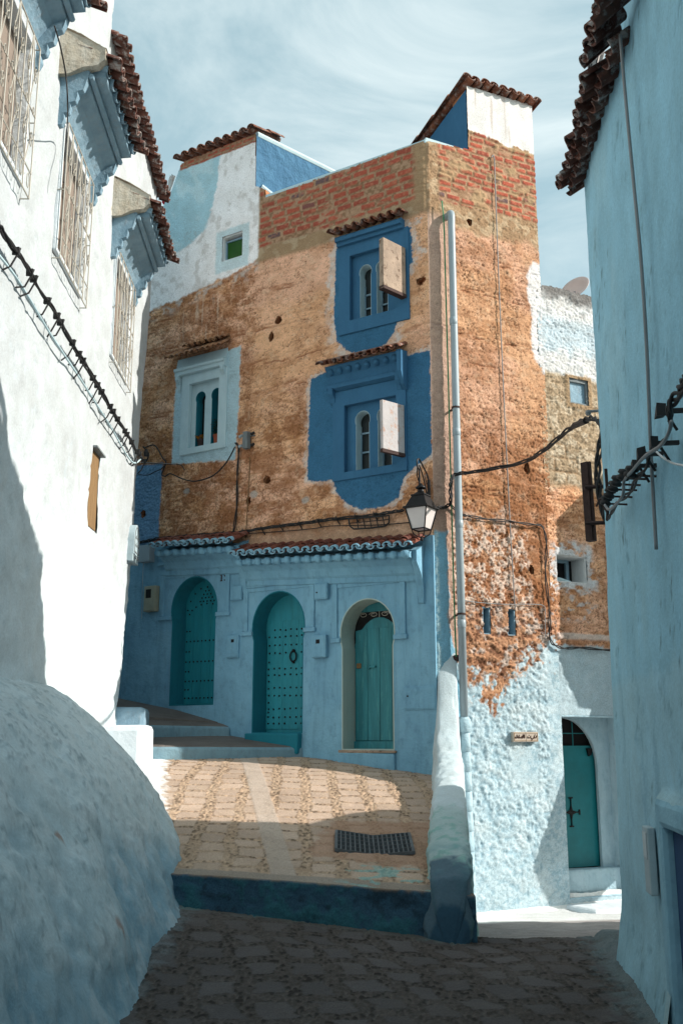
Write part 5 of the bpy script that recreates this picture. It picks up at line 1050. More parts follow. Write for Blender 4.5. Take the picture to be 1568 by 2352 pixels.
# sloping low wall between ramp and lane
def lowwall():
    nY, nU = 260, 70
    T, U = np.meshgrid(np.linspace(0, 1, nY), np.linspace(0, 1, nU), indexing='ij')
    Y = 8.62 + T * 4.68; xc = np.interp(Y, [8.6, 10, 12, 13.3], [0.89, 1.03, 1.27, 1.40]); hw = np.interp(Y, [8.6, 8.75, 9.2, 12.2, 13.0, 13.3], [0.13, 0.17, 0.175, 0.165, 0.14, 0.12])
    ztop = np.interp(Y, [8.6, 8.72, 9.1, 10, 11, 12, 12.5, 12.8, 13.05, 13.3], [0.30, 0.50, 0.64, 0.88, 1.08, 1.30, 1.48, 1.75, 2.15, 2.75]); zl = np.interp(Y, [8.6, 8.8, 8.95], [-0.15, -0.15, 0.2]) * (Y < 8.95) + (Y >= 8.95) * (ramp_z(xc, Y) - 0.25); zr = np.interp(Y, [8.6, 13.3], [-0.1, -0.85])
    # outline: up the left side, over a rounded top, down the right side
    u = U * 3; sx = np.where(u < 1, -1, np.where(u > 2, 1, -np.cos((u - 1) * math.pi))); rt = np.where((u >= 1) & (u <= 2), np.sin((u - 1) * math.pi), 0) ** 0.6
    Z = np.where(u < 1, zl + (ztop - 0.09 - zl) * u, np.where(u > 2, ztop - 0.09 - (u - 2) * (ztop - 0.09 - zr), ztop - 0.09 + 0.09 * rt))
    X = xc + hw * sx + np.where(u < 1, -0.14 * (1 - u) ** 1.5, 0) + np.where(u > 2, 0.03 * (u - 2), 0)
    n1 = fbm(Y * 3, u * 2, 140) - 0.5; n2 = fbm(Y * 11, u * 7, 141) - 0.5
    rough_ = ss(10.2, 9.0, Y); n4 = fbm(Y * 5, u * 3.5, 142) - 0.5; X = X + (0.07 * n1 + 0.03 * n2 + 0.10 * n4 * rough_) * np.clip(sx * 2.5, -1, 1); Z = Z + (0.05 * n1 + 0.02 * n2) * rt - 0.06 * np.abs(n4) * rough_ * rt
    end = T < 0.0001; rgb = np.ones(X.shape + (3,)) * np.array((0.50, 0.59, 0.63)); rgb = lay(rgb, ss(0.05, 0.25, n1 + n2) * 0.3, (0.45, 0.53, 0.56))
    nb = ss(10.6, 10.1, Y + 0.5 * n1); rgb = lay(rgb, nb * 0.85, (0.33, 0.44, 0.44)); rgb = lay(rgb, nb * ss(0.05, 0.2, n2) * 0.6, (0.16, 0.36, 0.32)); rgb = lay(rgb, ss(9.15, 8.95, Y + 0.4 * n2 + 0.2 * n1) * 0.85, (0.05, 0.10, 0.15)); rgb = lay(rgb, ss(9.5, 9.2, Y) * ss(0.0, 0.15, n1) * .5, (0.12, 0.24, 0.26))
    P = np.stack([X, Y, Z], -1)
    cap = P[:1].copy(); c0 = cap.mean(axis=1, keepdims=True); c0[..., 2] = -0.10; rings = [c0 + (cap - c0) * s_ + np.array([0, -0.05 * (1 - s_ * s_), 0]) for s_ in (0.02, 0.3, 0.55, 0.75, 0.9)]
    rings = [r + np.array([0, 1, 0]) * (0.03 * (fbm(r[..., 0] * 12, r[..., 2] * 12, 145)[..., None] - .5)) for r in rings]
    P = np.concatenate(rings + [P], 0); rgb = np.concatenate([np.tile(np.array((0.045, 0.10, 0.15)), (5, P.shape[1], 1)), rgb], 0)
    tag(grid_mesh('low_wall', P, rgb, np.ones(P.shape[:2], bool), M['lime']), 'sloping whitewashed low wall between the paved ramp and the lower lane', 'wall')
lowwall()
# ================================================================== THINGS ON THE WALLS
# wall lantern (local frame of the door face)
def lantern():
    x, y = 0.02, -0.40
    zt = 5.02
    L_ = tag(empty('wall_lantern', FA.w(0.0, 0, 4.9)), 'black square street lantern with milky glass hanging from an iron bracket at the house corner', 'street lamp')
    b = MB(); b.box(-0.02, 0.02, -0.09, -0.05, 4.70, 5.42, 0.0)
    b.tube(spline([(0, -0.07, 5.40), (0, -0.12, 5.50), (0, -0.28, 5.62), (0, -0.40, 5.70), (0, -0.47, 5.66), (0, -0.46, 5.56), (0, -0.40, 5.52)]), 0.013, 8)
    b.tube(spline([(0, -0.07, 5.05), (0, -0.16, 5.20), (0, -0.26, 5.42), (0, -0.40, 5.60)]), 0.012, 8)
    b.tube(spline([(0, -0.10, 5.30), (0, -0.17, 5.38), (0, -0.20, 5.46), (0, -0.14, 5.50), (0, -0.11, 5.44)]), 0.009, 6)
    b.build('bracket', M['iron'], L_, FA)
    b = MB(); b.tube([(x - .02, -0.40, 5.53), (x - .02, y, 5.28)], 0.016, 7); b.tube(spline([(0, -0.46, 5.55), (-0.03, -0.42, 5.42), (0.0, y, 5.30)]), 0.009, 6); b.build('hanger', M['iron'], L_, FA)
    b = MB(); b.lathe([(0.02, 0), (0.075, 0.01), (0.085, 0.035), (0.05, 0.06), (0.02, 0.10)], (x, y, 5.19), 20); b.lathe([(0.05, -0.06), (0.055, -0.02), (0.04, 0.0), (0.035, 0.02)], (x, y, 5.19), 16)
    b.build('finial', M['iron'], L_, FA, smooth=True)
    b = MB(); b.frustum((0.10, 0.10), (0.05, 0.05), (x, y, 5.10), (x, y, 5.145)); b.frustum((0.125, 0.125), (0.12, 0.12), (x, y, 5.075), (x, y, 5.10)); b.frustum((0.190, 0.190), (0.112, 0.112), (x, y, 4.90), (x, y, 5.075)); b.frustum((0.225, 0.225), (0.215, 0.215), (x, y, 4.865), (x, y, 4.898))
    b.build('roof', M['iron'], L_, FA, 0.004)
    za, zb, ra, rb = 4.86, 4.53, 0.185, 0.115
    b = MB()
    for sx in (-1, 1):
        for sy in (-1, 1): b.tube([(x + sx * ra, y + sy * ra, za), (x + sx * rb, y + sy * rb, zb)], 0.011, 6)
    for r_, z in ((rb, zb),):
        for k in range(4):
            c = [(-1, -1), (1, -1), (1, 1), (-1, 1)]; p, q = c[k], c[(k + 1) % 4]; b.tube([(x + p[0] * r_, y + p[1] * r_, z), (x + q[0] * r_, y + q[1] * r_, z)], 0.011, 6)
    for sx in (-1, 1):
        for sy in (-1, 1): b.tube(spline([(x + sx * rb, y + sy * rb, zb), (x + sx * .095, y + sy * .095, zb - .07), (x + sx * .04, y + sy * .04, zb - .12), (x, y, zb - .13)]), 0.009, 6)
    b.lathe([(0.005, -.05), (0.028, -.04), (0.03, -.02), (0.02, 0), (0.012, .03)], (x, y, zb - .14), 12)
    b.build('frame', M['iron'], L_, FA)
    b = MB(); e = 0.006; b.frustum((rb - e, rb - e), (ra - e, ra - e), (x, y, zb + .01), (x, y, za)); b.build('glass', M['lampglass'], L_, FA)
lantern()
for o in scene.objects:
    if o.name.startswith('wall_lantern'): o.scale = (0.83, 0.83, 0.83); o.location = o.location + Vector((-0.03, 0.02, -0.27))
# drain pipe: plastic above, limewashed clay rings below
dp = tag(empty('drain_pipe', RF.w(0.365, 0, -0.6)), 'grey drain pipe running down the corner, painted blue clay rings at its foot', 'drain pipe')
b = MB(); b.tube(spline([(0.33, 0.02, 9.10), (0.33, -0.10, 9.12), (0.315, -0.15, 9.05), (0.312, -0.15, 8.9)], 5) + [(0.308, -0.15, 7.0), (0.303, -0.15, 4.6), (0.308, -0.145, 1.9)], 0.052, 16); b.build('pipe', M['pipe'], dp, RF, smooth=True)
for z in (7.35, 6.0 - .3, 4.4, 3.05):
    b = MB(); b.lathe([(0.054, 0), (0.058, 0.005), (0.058, 0.10), (0.054, 0.105)], (0.305, -0.148, z), 16); b.build('joint', M['pipe'], dp, RF, smooth=True)
for z in (6.1, 3.22):
    b = MB(); b.lathe([(0.056, 0), (0.061, 0.0), (0.061, 0.025), (0.056, 0.025)], (0.305, -0.148, z), 16); b.box(0.29, 0.32, -0.1, 0.0, z, z + .02); b.build('clamp', M['rust'], dp, RF)
for k in range(10):
    z0 = 1.70 - k * 0.245
    b = MB(); b.lathe([(0.060, 0), (0.074, 0.006), (0.070, 0.12), (0.067, 0.238), (0.060, 0.25)] if k else [(0.07, 0), (0.088, 0.01), (0.085, 0.16), (0.06, 0.2)], (0.315 + 0.003 * k, -0.13, z0), 18)
    b.build('clay_ring', M['bluelime'], dp, RF, smooth=True)
def cable(name, fr, pts, r, lab, mat='cable', k=7, cat='cable', parent=None, strands=1, group=None, n=6, build=True):
    P = spline(pts, k); b = MB()
    for s_ in range(strands):
        if strands == 1: b.tube(P, r, n)
        else: b.tube([p + Vector((math.cos(i * .5 + s_ * 2.1) * r, math.sin(i * .37 + s_) * r * .8, math.sin(i * .5 + s_ * 2.1) * r)) for i, p in enumerate(P)], r * .62, n)
    return tag(b.build(name, M[mat], parent, fr, smooth=True), lab, cat, group)
def pp(fr, pts, off): return [(fr.hit(a, b_, off)[0], -off, fr.hit(a, b_, off)[1]) for a, b_ in pts]
cable('hose', RF, pp(RF, [(1014, 462), (1019, 520), (1024, 700), (1031, 950), (1036, 1150), (1043, 1400), (1047, 1508)], 0.10), 0.010, 'thin green hose running down beside the grey drain pipe', 'hose', cat='hose')
b = MB(); x, z = RF.hit(1045, 1510); b.add([], []); b.lathe([(0.05, 0), (0.06, 0.02), (0.06, 0.06), (0.03, 0.08)], (x, -0.03, z - .05), 12); tag(b.build('drain_socket', M['rust'], None, RF), 'dark rusty drain socket at the foot of the green hose', 'pipe socket')
cable('wire', RF, pp(RF, [(1128, 362), (1134, 362), (1137, 440), (1147, 700), (1158, 950), (1172, 1230), (1182, 1398)], 0.05), 0.008, 'long grey wire hanging straight down the ochre lane wall', 'wire')
cable('wire', RF, pp(RF, [(1065, 1379), (1100, 1384), (1160, 1388), (1225, 1388), (1248, 1392), (1251, 1410), (1251, 1470)], 0.05), 0.006, 'thin wire crossing the lane wall just above the two slot windows', 'wire')
# heavy cable across the lane: wall corner -> span -> aqua house
def w3(fr, px, py, off): x, z = fr.hit(px, py, off); return tuple(fr.w(x, -off, z))
c1 = [w3(RF, 1000, 1166, .10), w3(RF, 1025, 1163, .10), w3(RF, 1034, 1150, .22), w3(RF, 1034, 1120, .22), w3(RF, 1037, 1098, .22), w3(RF, 1050, 1088, .24), w3(RF, 1100, 1082, .5), w3(RF, 1195, 1063, 1.3)]
def atY(px, py, Y):
    u = (px - 784) / FPX; v = (1176 - py) / FPX; d = (u, CT - v * ST, ST + v * CT); t = Y / d[1]; return (d[0] * t, Y, EYE + d[2] * t)
c1 += [atY(1250, 1032, 11.0), atY(1300, 990, 10.0), atY(1330, 970, 9.2), atY(1350, 962, 8.6), atY(1371, 964, 8.25), atY(1384, 985, 8.02), atY(1378, 1020, 7.96), atY(1372, 1080, 7.95), atY(1376, 1140, 7.94), atY(1390, 1192, 7.9)]
cable('cable', WD, c1, 0.019, 'thick twisted black cable swinging across the lane from the lantern corner to the aqua house', strands=3)
cable('cable', RF, pp(RF, [(1034, 1160), (1060, 1180), (1075, 1186), (1130, 1192), (1200, 1203), (1237, 1205), (1249, 1218), (1253, 1260), (1254, 1330), (1260, 1420), (1264, 1468), (1276, 1484), (1300, 1488), (1345, 1489), (1402, 1493)], 0.06), 0.014, 'black cable bending down round the small white window of the lane house', strands=2)
b = MB(); b.tube([atY(1318, 978, 9.5), atY(1345, 966, 8.7)], 0.032, 8); tag(b.build('cable_sleeve', M['cable'], None), 'fat black sleeve joining the swinging cable near the aqua house', 'cable joint')
# bundle along the door face
c2 = pp(FA, [(318, 1246), (345, 1241), (372, 1236), (430, 1231), (500, 1226), (548, 1222), (600, 1214), (660, 1206), (720, 1198), (770, 1192), (850, 1184), (900, 1176), (925, 1172)], 0.06)
cable('cable', FA, c2, 0.017, 'twisted black cable bundle clipped above the canopies of the blue ground floor', strands=3)
cable('cable', FA, pp(FA, [(560, 1226), (640, 1221), (720, 1214), (760, 1208), (860, 1206), (940, 1200), (985, 1194), (1000, 1190)], 0.05), 0.007, 'single thin cable running below the black bundle on the door face')
for k in range(13):
    px = 345 + k * 43; py = np.interp(px, [318, 430, 548, 660, 770, 925], [1246, 1231, 1222, 1206, 1192, 1172])
    (x, z) = FA.hit(px, float(py), .05); b = MB(); b.tube(spline([(x - .02, -.06, z + .03), (x, -.09, z), (x + .015, -.05, z - .05), (x + .02, -.01, z - .09)], 3), 0.009, 5); b.box(x - .03, x + .03, -.06, -.0, z - .012, z + .014)
    tag(b.build('cable_clip', M['cable'], None, FA), 'black clip holding the cable bundle above the teal doors', 'clip', 'clips along the facade cable')
# bent wire rack
b = MB(); rk = pp(FA, [(800, 1190), (803, 1208), (812, 1215), (850, 1213), (885, 1208), (893, 1200), (893, 1184), (880, 1185), (830, 1190), (800, 1192)], 0.07); b.tube(rk, 0.012, 6)
for q in range(5): b.tube(pp(FA, [(818 + q * 15, 1189 - q), (823 + q * 15, 1213 - q)], 0.07), 0.008, 5)
b.tube(pp(FA, [(803, 1202), (893, 1193)], 0.07), 0.007, 5); tag(b.build('cable_rack', M['cable'], None, FA), 'bent black wire rack hanging from the facade cable left of the lantern', 'rack')
# vertical drops and loose loops at the upper left
cable('cable', FA, pp(FA, [(540, 1018), (548, 1028), (546, 1080), (543, 1150), (538, 1222)], 0.05), 0.014, 'black cable dropping beside the insulator block to the facade bundle', strands=2)
cable('wire', FA, pp(FA, [(574, 1050), (572, 1100), (568, 1170), (564, 1238)], 0.03), 0.006, 'thin pale wire dropping from the insulator block', 'wood')
cable('cable', FA, pp(FA, [(333, 1028), (352, 1022), (362, 1030), (374, 1052), (382, 1062), (376, 1078), (372, 1090), (380, 1094), (392, 1088), (420, 1100), (450, 1105), (490, 1092), (520, 1062), (540, 1026)], 0.12), 0.011, 'loose black cable looping from the white house to the insulator block')
cable('cable', FA, pp(FA, [(325, 1062), (350, 1064), (385, 1066), (405, 1066), (418, 1070), (424, 1080)], 0.14), 0.008, 'short cable end curling below the pale blue window')
cable('cable', FA, pp(FA, [(318, 1090), (340, 1091), (355, 1084), (372, 1076), (382, 1064)], 0.14), 0.008, 'thin black cable crossing the dark blue patch at the upper left')
ib = tag(empty('insulator_block', FA.w(*((lambda p: (p[0], 0, p[1]))(FA.hit(574, 1028))))), 'weathered wooden block with four insulators and wires on the ochre wall', 'insulator block')
x, z = FA.hit(573, 1012); b = MB(); b.box(x - .05, x + .05, -.12, -.04, z - .15, z + .12, 0.008); b.box(x - .09, x + .10, -.04, .01, z - .11, z - .09); b.box(x - .09, x + .12, -.04, .01, z + .05, z + .07); b.build('block', M['woodg'], ib, FA, 0.006)
for dx, dz in ((-.11, .06), (-.11, -.10), (.12, .07), (.12, -.11)):
    b = MB(); b.lathe([(0.012, -.03), (0.026, -.02), (0.026, 0.0), (0.016, .01), (0.026, .02), (0.02, .04)], (x + dx, -.09, z + dz), 10, (1, 0, 0.3)); b.build('insulator', M['cable'] if dx > 0 else M['pipe'], ib, FA, smooth=True)
# long cable down the white house
c3 = pp(LF, [(-10, 505), (0, 521), (60, 612), (130, 725), (200, 845), (260, 945), (312, 1032), (326, 1052)], 0.10)
cable('cable', LF, c3, 0.017, 'thick twisted black cable slanting down the sunlit white wall', strands=4, k=14)
cable('cable', LF, [(x, -0.05, z - 0.16 - .02 * math.sin(x * 3)) for x, y, z in c3[:-1]] + [c3[-1]], 0.012, 'pale limewashed cable running just under the thick black cable on the white wall', 'pale', k=10)
for k in range(21):
    xk = 7.6 + k * 0.32 + 0.11 * math.sin(k * 2.2); zk = float(np.interp(xk, [p[0] for p in c3], [p[2] for p in c3]))
    b = MB(); b.tube([(xk - .04 + .05 * math.sin(k * 5.1), -.02, zk - .19 - .04 * math.sin(k * 3.3)), (xk - .01, -.07, zk - .14), (xk, -.12, zk - .02), (xk + .02, -.13, zk + .035), (xk + .05, -.08, zk + .02)], 0.009, 5); b.box(xk - .012, xk + .014, -.132, -.07, zk - .032, zk + .032, .004)
    tag(b.build('cable_clip', M['cable'], None, LF), 'black strap tying the slanting cable to the white wall', 'clip', 'straps along the white wall cable')
cable('wire', LF, pp(LF, [(126, 60), (140, 110), (152, 175), (156, 240), (154, 310), (150, 360)], 0.45)[:4] + pp(LF, [(154, 310), (150, 372), (146, 420)], 0.14), 0.007, 'thin dark wire hanging in front of the middle blue hood', 'cable')
b = MB(); x, z = LF.hit(328, 1040, .05); b.tube(spline([(x, -.05, z + .10), (x + .05, -.12, z + .02), (x - .02, -.14, z - .06), (x + .04, -.09, z - .14), (x - .05, -.06, z - .16)]), 0.012, 6); b.lathe([(0.03, -.05), (0.035, 0), (0.02, .06)], (x, -.1, z), 8); tag(b.build('cable_knot', M['cable'], None, LF), 'knotted black cable end at the corner of the white house', 'cable knot')
cable('wire', LF, pp(LF, [(323, 1062), (331, 1062)], .1) + [tuple(LF.M.inverted() @ Vector(w3(FA, 405, 1066, .14)))], 0.005, 'taut grey wire between the white house corner and the ochre wall', 'wire')

# cable ladder of insulators on the aqua house
c4 = pp(RW, [(1392, 1194), (1402, 1178), (1425, 1150), (1446, 1124), (1466, 1098), (1480, 1072), (1490, 1045), (1512, 1025), (1522, 1012)], 0.10)
cable('cable', RW, c4, 0.012, 'black cable climbing the aqua wall past the round insulators', strands=2)
cable('cable', RW, pp(RW, [(1388, 1160), (1400, 1170), (1428, 1140), (1432, 1105), (1452, 1080), (1480, 1048), (1515, 1024), (1534, 995), (1541, 967)], 0.16), 0.009, 'thin grey cable slung over the round insulators of the aqua house', 'wire')
cable('cable', RW, pp(RW, [(1534, 972), (1538, 945), (1546, 918), (1560, 893), (1575, 870)], 0.10), 0.016, 'thick black cable leaving the picture at the upper right of the aqua house', strands=3)
for k, (px, py) in enumerate([(1391, 1150), (1399, 1133), (1408, 1117), (1415, 1105), (1431, 1091), (1448, 1084)]):
    x, z = RW.hit(px, py, .14); r0 = empty('insulator', RW.w(x, 0, z)); tag(r0, 'round black insulator on an iron pin on the aqua wall', 'insulator', 'round insulators on the aqua wall')
    b = MB(); b.lathe([(0.012, -.035), (0.034, -.028), (0.038, -.01), (0.024, 0), (0.038, .01), (0.034, .028), (0.012, .035)], (x, -.14, z), 14, (0.2, 0.3, 1)); b.build('bell', M['cable'], r0, RW, smooth=True)
    b = MB(); b.tube([(x, 0.0, z - .03), (x, -.14, z - .02), (x, -.14, z + .03)], 0.007, 6); b.build('pin', M['rust'], r0, RW)
for k, (px, py) in enumerate([(1474, 1070), (1488, 1043), (1520, 1018), (1536, 944)]):
    x, z = RW.hit(px, py, .08); b = MB(); b.box(x - .012, x + .012, -.13, 0.0, z - .01, z + .01); b.box(x - .035, x + .035, -.14, -.10, z - .025, z + .03, .006); b.tube([(x, -.1, z), (x - .05, -.04, z - .08)], .008, 5); tag(b.build('cable_clip', M['cable'], None, RW), 'black iron clip holding the cable high on the aqua wall', 'clip', 'clips on the aqua wall')
b = MB(); x0, z0 = RW.hit(1393, 1194, .05); b.tube(spline([(x0, -.05, z0), (x0 + .14, -.06, z0 + .05), (x0 + .24, -.07, z0 + .15), (x0 + .30, -.08, z0 + .30)]), .011, 6); b.tube(spline([(x0 + .02, -.12, z0 + .1), (x0 + .12, -.10, z0 + .13), (x0 + .17, -.06, z0 + .07)]), .008, 6); b.tube([(x0 + .06, -.1, z0 + .14), (x0 + .08, -.05, z0 + .02)], .008, 5)
tag(b.build('cable_rack', M['rust'], None, RW), 'curved rusty rack under the round insulators', 'rack')
cable('wire', RW, pp(RW, [(1423, 80), (1436, 230), (1455, 430), (1471, 600), (1484, 800), (1492, 1000), (1498, 1120), (1506, 1262)], 0.05), 0.010, 'long grey cable running straight down the aqua wall', 'wire')
cable('wire', RW, pp(RW, [(1505, 1036), (1520, 1050), (1545, 1064), (1575, 1070)], 0.05), 0.006, 'thin white wire curving across the aqua wall', 'white')
po = tag(empty('rusty_post', (2.0, 8.03, 3.1)), 'rusty steel post held off the corner of the aqua house by two arms', 'post')
b = MB(); b.add([], []); p0, p1 = Vector(atY(1357, 1243, 8.03)), Vector(atY(1344, 1063, 8.03)); b.tube([p0, p1], 0.045, 4); b.tube([p0 + Vector((.02, -.03, 0)), p1 + Vector((.02, -.03, 0))], 0.018, 4); b.build('upright', M['rust'], po)
for py in (1119, 1202):
    b = MB(); b.tube([atY(1343, py, 7.98), atY(1396, py - 2, 7.92)], 0.017, 4); b.build('arm', M['rust'], po)
b = MB(); x, z = RW.hit(1381, 943, .0); pz = atY(1384, 943, 7.92); b.tube([pz, (pz[0] - .10, pz[1] + .05, pz[2] + .01)], 0.012, 6); b.lathe([(0.03, -.06), (0.032, .06)], (pz[0] + .01, pz[1], pz[2]), 6, (0, 0, 1)); b.lathe([(0.02, -.02), (0.026, 0), (0.02, .02)], (pz[0] - .11, pz[1] + .06, pz[2]), 8); tag(b.build('wall_hook', M['wire'], None), 'grey iron hook on the far edge of the aqua house', 'hook')

# meter boxes, cabinets and signs of the door face
def hbox(fr, x0, y0, x1, y1): a, b_ = fr.hit(x0, y0), fr.hit(x1, y1); return (a[0], b_[0], b_[1], a[1])
def cabinet(px, lab, mat='low', d=0.07, win=None, name='meter_box', keyhole=None, bevel=0.012, hinge=False):
    x0, x1, z0, z1 = hbox(FA, *px); b = MB(); b.box(x0, x1, -.03 - d, -.02, z0, z1); o = tag(b.build(name, M[mat], None, FA, bevel), lab, 'meter box' if name == 'meter_box' else 'cabinet')
    b = MB(); b.box(x0 + .018, x1 - .018, -.036 - d, -.029 - d, z0 + .018, z1 - .018); dr = b.build('lid', M[mat], o, FA, 0.004)
    if win: b = MB(); b.box(*[x0 + (x1 - x0) * win[0], x0 + (x1 - x0) * win[1]], -.039 - d, -.034 - d, z0 + (z1 - z0) * win[2], z0 + (z1 - z0) * win[3]); b.build('sight_glass', M['dark'], o, FA)
    if hinge:
        b = MB(); b.tube([(x1 - .01, -.035 - d, z1 - .05), (x1 - .01, -.035 - d, z1 - .09)], .010, 6); b.tube([(x1 - .01, -.035 - d, z0 + .05), (x1 - .01, -.035 - d, z0 + .09)], .010, 6); b.build('hinge', M['low'], o, FA)
    if keyhole: b = MB(); b.lathe([(0.013, 0), (0.012, .006)], (x0 + keyhole[0], -.035 - d, z0 + keyhole[1]), 10, (0, -1, 0)); b.build('lock', M['iron'], o, FA)
    return o
cabinet((730, 1343, 760, 1377), 'small square blue painted box high between the middle and right doors', hinge=True, keyhole=(.05, .10))
cabinet((536, 1348, 562, 1378), 'small square blue painted box beside the arch of the left door', d=.05, hinge=True)
cabinet((725, 1461, 757, 1511), 'blue painted meter box with a dark sight glass between the middle and right doors', win=(.33, .60, .62, .80), d=.08)
cabinet((527, 1461, 553, 1511), 'blue painted meter box with a tiny sight glass between the left and middle doors', win=(.42, .66, .68, .82), d=.04)
cabinet((344, 1349, 368, 1405), 'yellowish grey meter box in the shade left of the left door', 'meter', .10, win=(.22, .66, .52, .86))
cabinet((930, 1578, 1006, 1630), 'wide flat blue cabinet door low on the wall right of the right door', d=.012, name='wall_cabinet', keyhole=(.06, .18), bevel=.006)
x0, x1, z0, z1 = hbox(FA, 336, 1257, 358, 1292); b = MB(); b.box(x0, x1, -.16, -.02, z0, z1); b.tube([(x0 + .05, -.1, z0), (x0 + .05, -.1, z0 - .3), (x0 + .03, -.06, z0 - .9)], .008, 5); tag(b.build('junction_box', M['pipe'], None, FA, 0.02), 'small pale junction box tucked under the left canopy', 'junction box')
cable('cable', FA, pp(FA, [(972, 1248), (969, 1290), (965, 1314), (930, 1314), (880, 1317), (800, 1326), (752, 1330), (745, 1345)], 0.065), 0.007, 'thin blue painted cable along the moulding above the right door', 'low')
# number sign, street plaques
def strokes(b, pts_list, x, z, s, y, r):
    for pl in pts_list: b.tube([(x + p[0] * s, y, z + p[1] * s) for p in pl], r, 5)
x, z = FA.hit(509, 1336); b = MB(); s = 0.13
b.prism([(x, z), (x + .34 * s, z), (x + .34 * s, z + .1 * s), (x + .26 * s, z + .1 * s), (x + .26 * s, z + 1.0 * s), (x + .14 * s, z + 1.0 * s), (x - .04 * s, z + .78 * s), (x - .02 * s, z + .68 * s), (x + .10 * s, z + .72 * s), (x + .10 * s, z + .1 * s), (x, z + .1 * s)], -.036, -.031)
strokes(b, [[(.78 + .17 * math.cos(t), .74 + .20 * math.sin(t)) for t in [q * math.pi / 8 for q in range(17)]], [(.95, .74), (.95, .45), (.86, .18), (.70, .08), (.58, .14)]], x, z, s, -.035, .0085)
tag(b.build('house_number', M['inkr'], None, FA), 'dark painted house number 19 beside the arch of the left door', 'house number')
pl = tag(empty('street_plaque', RF.w(1.32, 0, 1.6)), 'small two tile ceramic street plaque with Arabic lettering on the pale blue lane wall', 'street sign')
x0, x1, z0, z1 = hbox(RF, 1169, 1681, 1227, 1704)
b = MB(); b.box(x0, (x0 + x1) / 2 - .002, -.085, -.03, z0, z1); b.box((x0 + x1) / 2 + .002, x1, -.085, -.03, z0, z1); b.build('tile', M['paper'], pl, RF, 0.006)
b = MB(); b.prism(rectp(x0 + .012, x1 - .012, z0 + .012, z1 - .012), -.088, -.0845, [rectp(x0 + .018, x1 - .018, z0 + .018, z1 - .018)]); b.build('border', M['wood'], pl, RF)
b = MB(); W_, H_ = x1 - x0, z1 - z0
ar = [[(.93, .62), (.90, .42), (.84, .42)], [(.84, .62), (.80, .35), (.74, .30), (.70, .42)], [(.70, .60), (.66, .42), (.58, .42), (.56, .55)], [(.62, .66), (.63, .67)], [(.86, .70), (.87, .71)], [(.44, .75), (.44, .38)], [(.39, .75), (.39, .42), (.33, .38), (.30, .50), (.34, .58), (.36, .42)], [(.28, .42), (.20, .40), (.17, .52), (.22, .56), (.24, .42)], [(.14, .72), (.14, .40), (.08, .38), (.07, .52)], [(.22, .66), (.24, .66)], [(.72, .20), (.74, .2)]]
strokes(b, [[(p[0] * W_, p[1] * H_) for p in q] for q in ar], x0, z0, 1, -.088, .0075); b.build('lettering', M['ink'], pl, RF)
# arched plaque on the white house corner
x0, z1 = LF.hit(296, 1198, .03); x1, z0 = LF.hit(312, 1272, .03)
x0, x1, z0, z1 = 13.56, 13.98, 4.02, 4.56
pq = tag(empty('arched_plaque', LF.w(13.8, 0, 4.0)), 'grey arched street name plaque near the far corner of the white house', 'street sign')
b = MB(); a_ = arch(x0, x1, z0 + .10, z1); b.prism(a_, -.10, 0.1); b.box(x0 - .01, x1 + .01, -.09, 0.1, z0, z0 + .099); b.build('slab', M['signg'], pq, LF, 0.008)
b = MB(); b.prism(arch(x0 + .03, x1 - .03, z0 + .13, z1 - .03), -.106, -.099, [arch(x0 + .05, x1 - .05, z0 + .15, z1 - .05)]); b.build('border', M['woodg'], pq, LF)
b = MB(); W_ = x1 - x0
for r_, zz in enumerate((z0 + .33, z0 + .22, z0 + .05)):
    for q in range(5 if r_ < 2 else 7):
        xx = x0 + .09 + q * (.055 if r_ < 2 else .045); b.tube([(xx, -.102, zz), (xx + .02, -.102, zz + .03), (xx + .035, -.102, zz + .005)], .005, 4)
        if q % 2: b.tube([(xx + .01, -.102, zz), (xx + .012, -.102, zz + .055)], .005, 4)
b.build('lettering', M['woodg'], pq, LF)
# meter cover on the aqua house
b = MB(); b.box(1.62, 1.80, -.055, -.01, .72, 1.10); mc = tag(b.build('meter_cover', M['signg'], None, RW, .008), 'small grey meter cover set low in the aqua wall beside the navy door', 'meter box'); b = MB(); b.box(1.645, 1.775, -.060, -.053, .92, 1.07); b.build('sight_glass', M['pipe'], mc, RW, .003)
# flower pots in the twin window
def pot(x, z, r, h, lab, mat):
    r0 = tag(empty('flower_pot', FA.w(x, .16, z)), lab, 'flower pot')
    b = MB(); b.lathe([(r * .72, 0), (r * .98, h * .8), (r * 1.08, h * .8), (r * 1.08, h), (r * .9, h), (r * .85, h * .9)], (x, .10, z), 16); b.build('pot', M[mat], r0, FA, smooth=False); return r0
p1 = pot(-3.89, 6.215, .06, .17, 'terracotta pot with tall dark leafy plant in the right arch of the pale blue window', 'clay')
rnd = random.Random(5); b = MB()
for k in range(130):
    a = rnd.uniform(0, 6.28); rr = rnd.uniform(0, .085); zz = 6.33 + rnd.uniform(0, .27); c = Vector((-3.89 + rr * math.cos(a), .09 + rr * math.sin(a) * .6, zz + .04)); d = Vector((math.cos(a), math.sin(a), rnd.uniform(-.6, .9))).normalized() * rnd.uniform(.03, .06); s_ = d.cross(Vector((0, 0, 1))).normalized() * .010; b.add([c - s_, c + d * .5 - s_ * 1.3 , c + d, c + d * .5 + s_ * 1.3], [(0, 1, 2, 3)])
b.tube([(-3.88, .15, 6.33), (-3.87, .13, 6.58)], .006, 5); b.build('foliage', M['leaf'], p1, FA)
p2 = pot(-4.21, 6.215, .07, .14, 'brown pot of small orange flowers in the left arch of the pale blue window', 'rust'); b = MB()
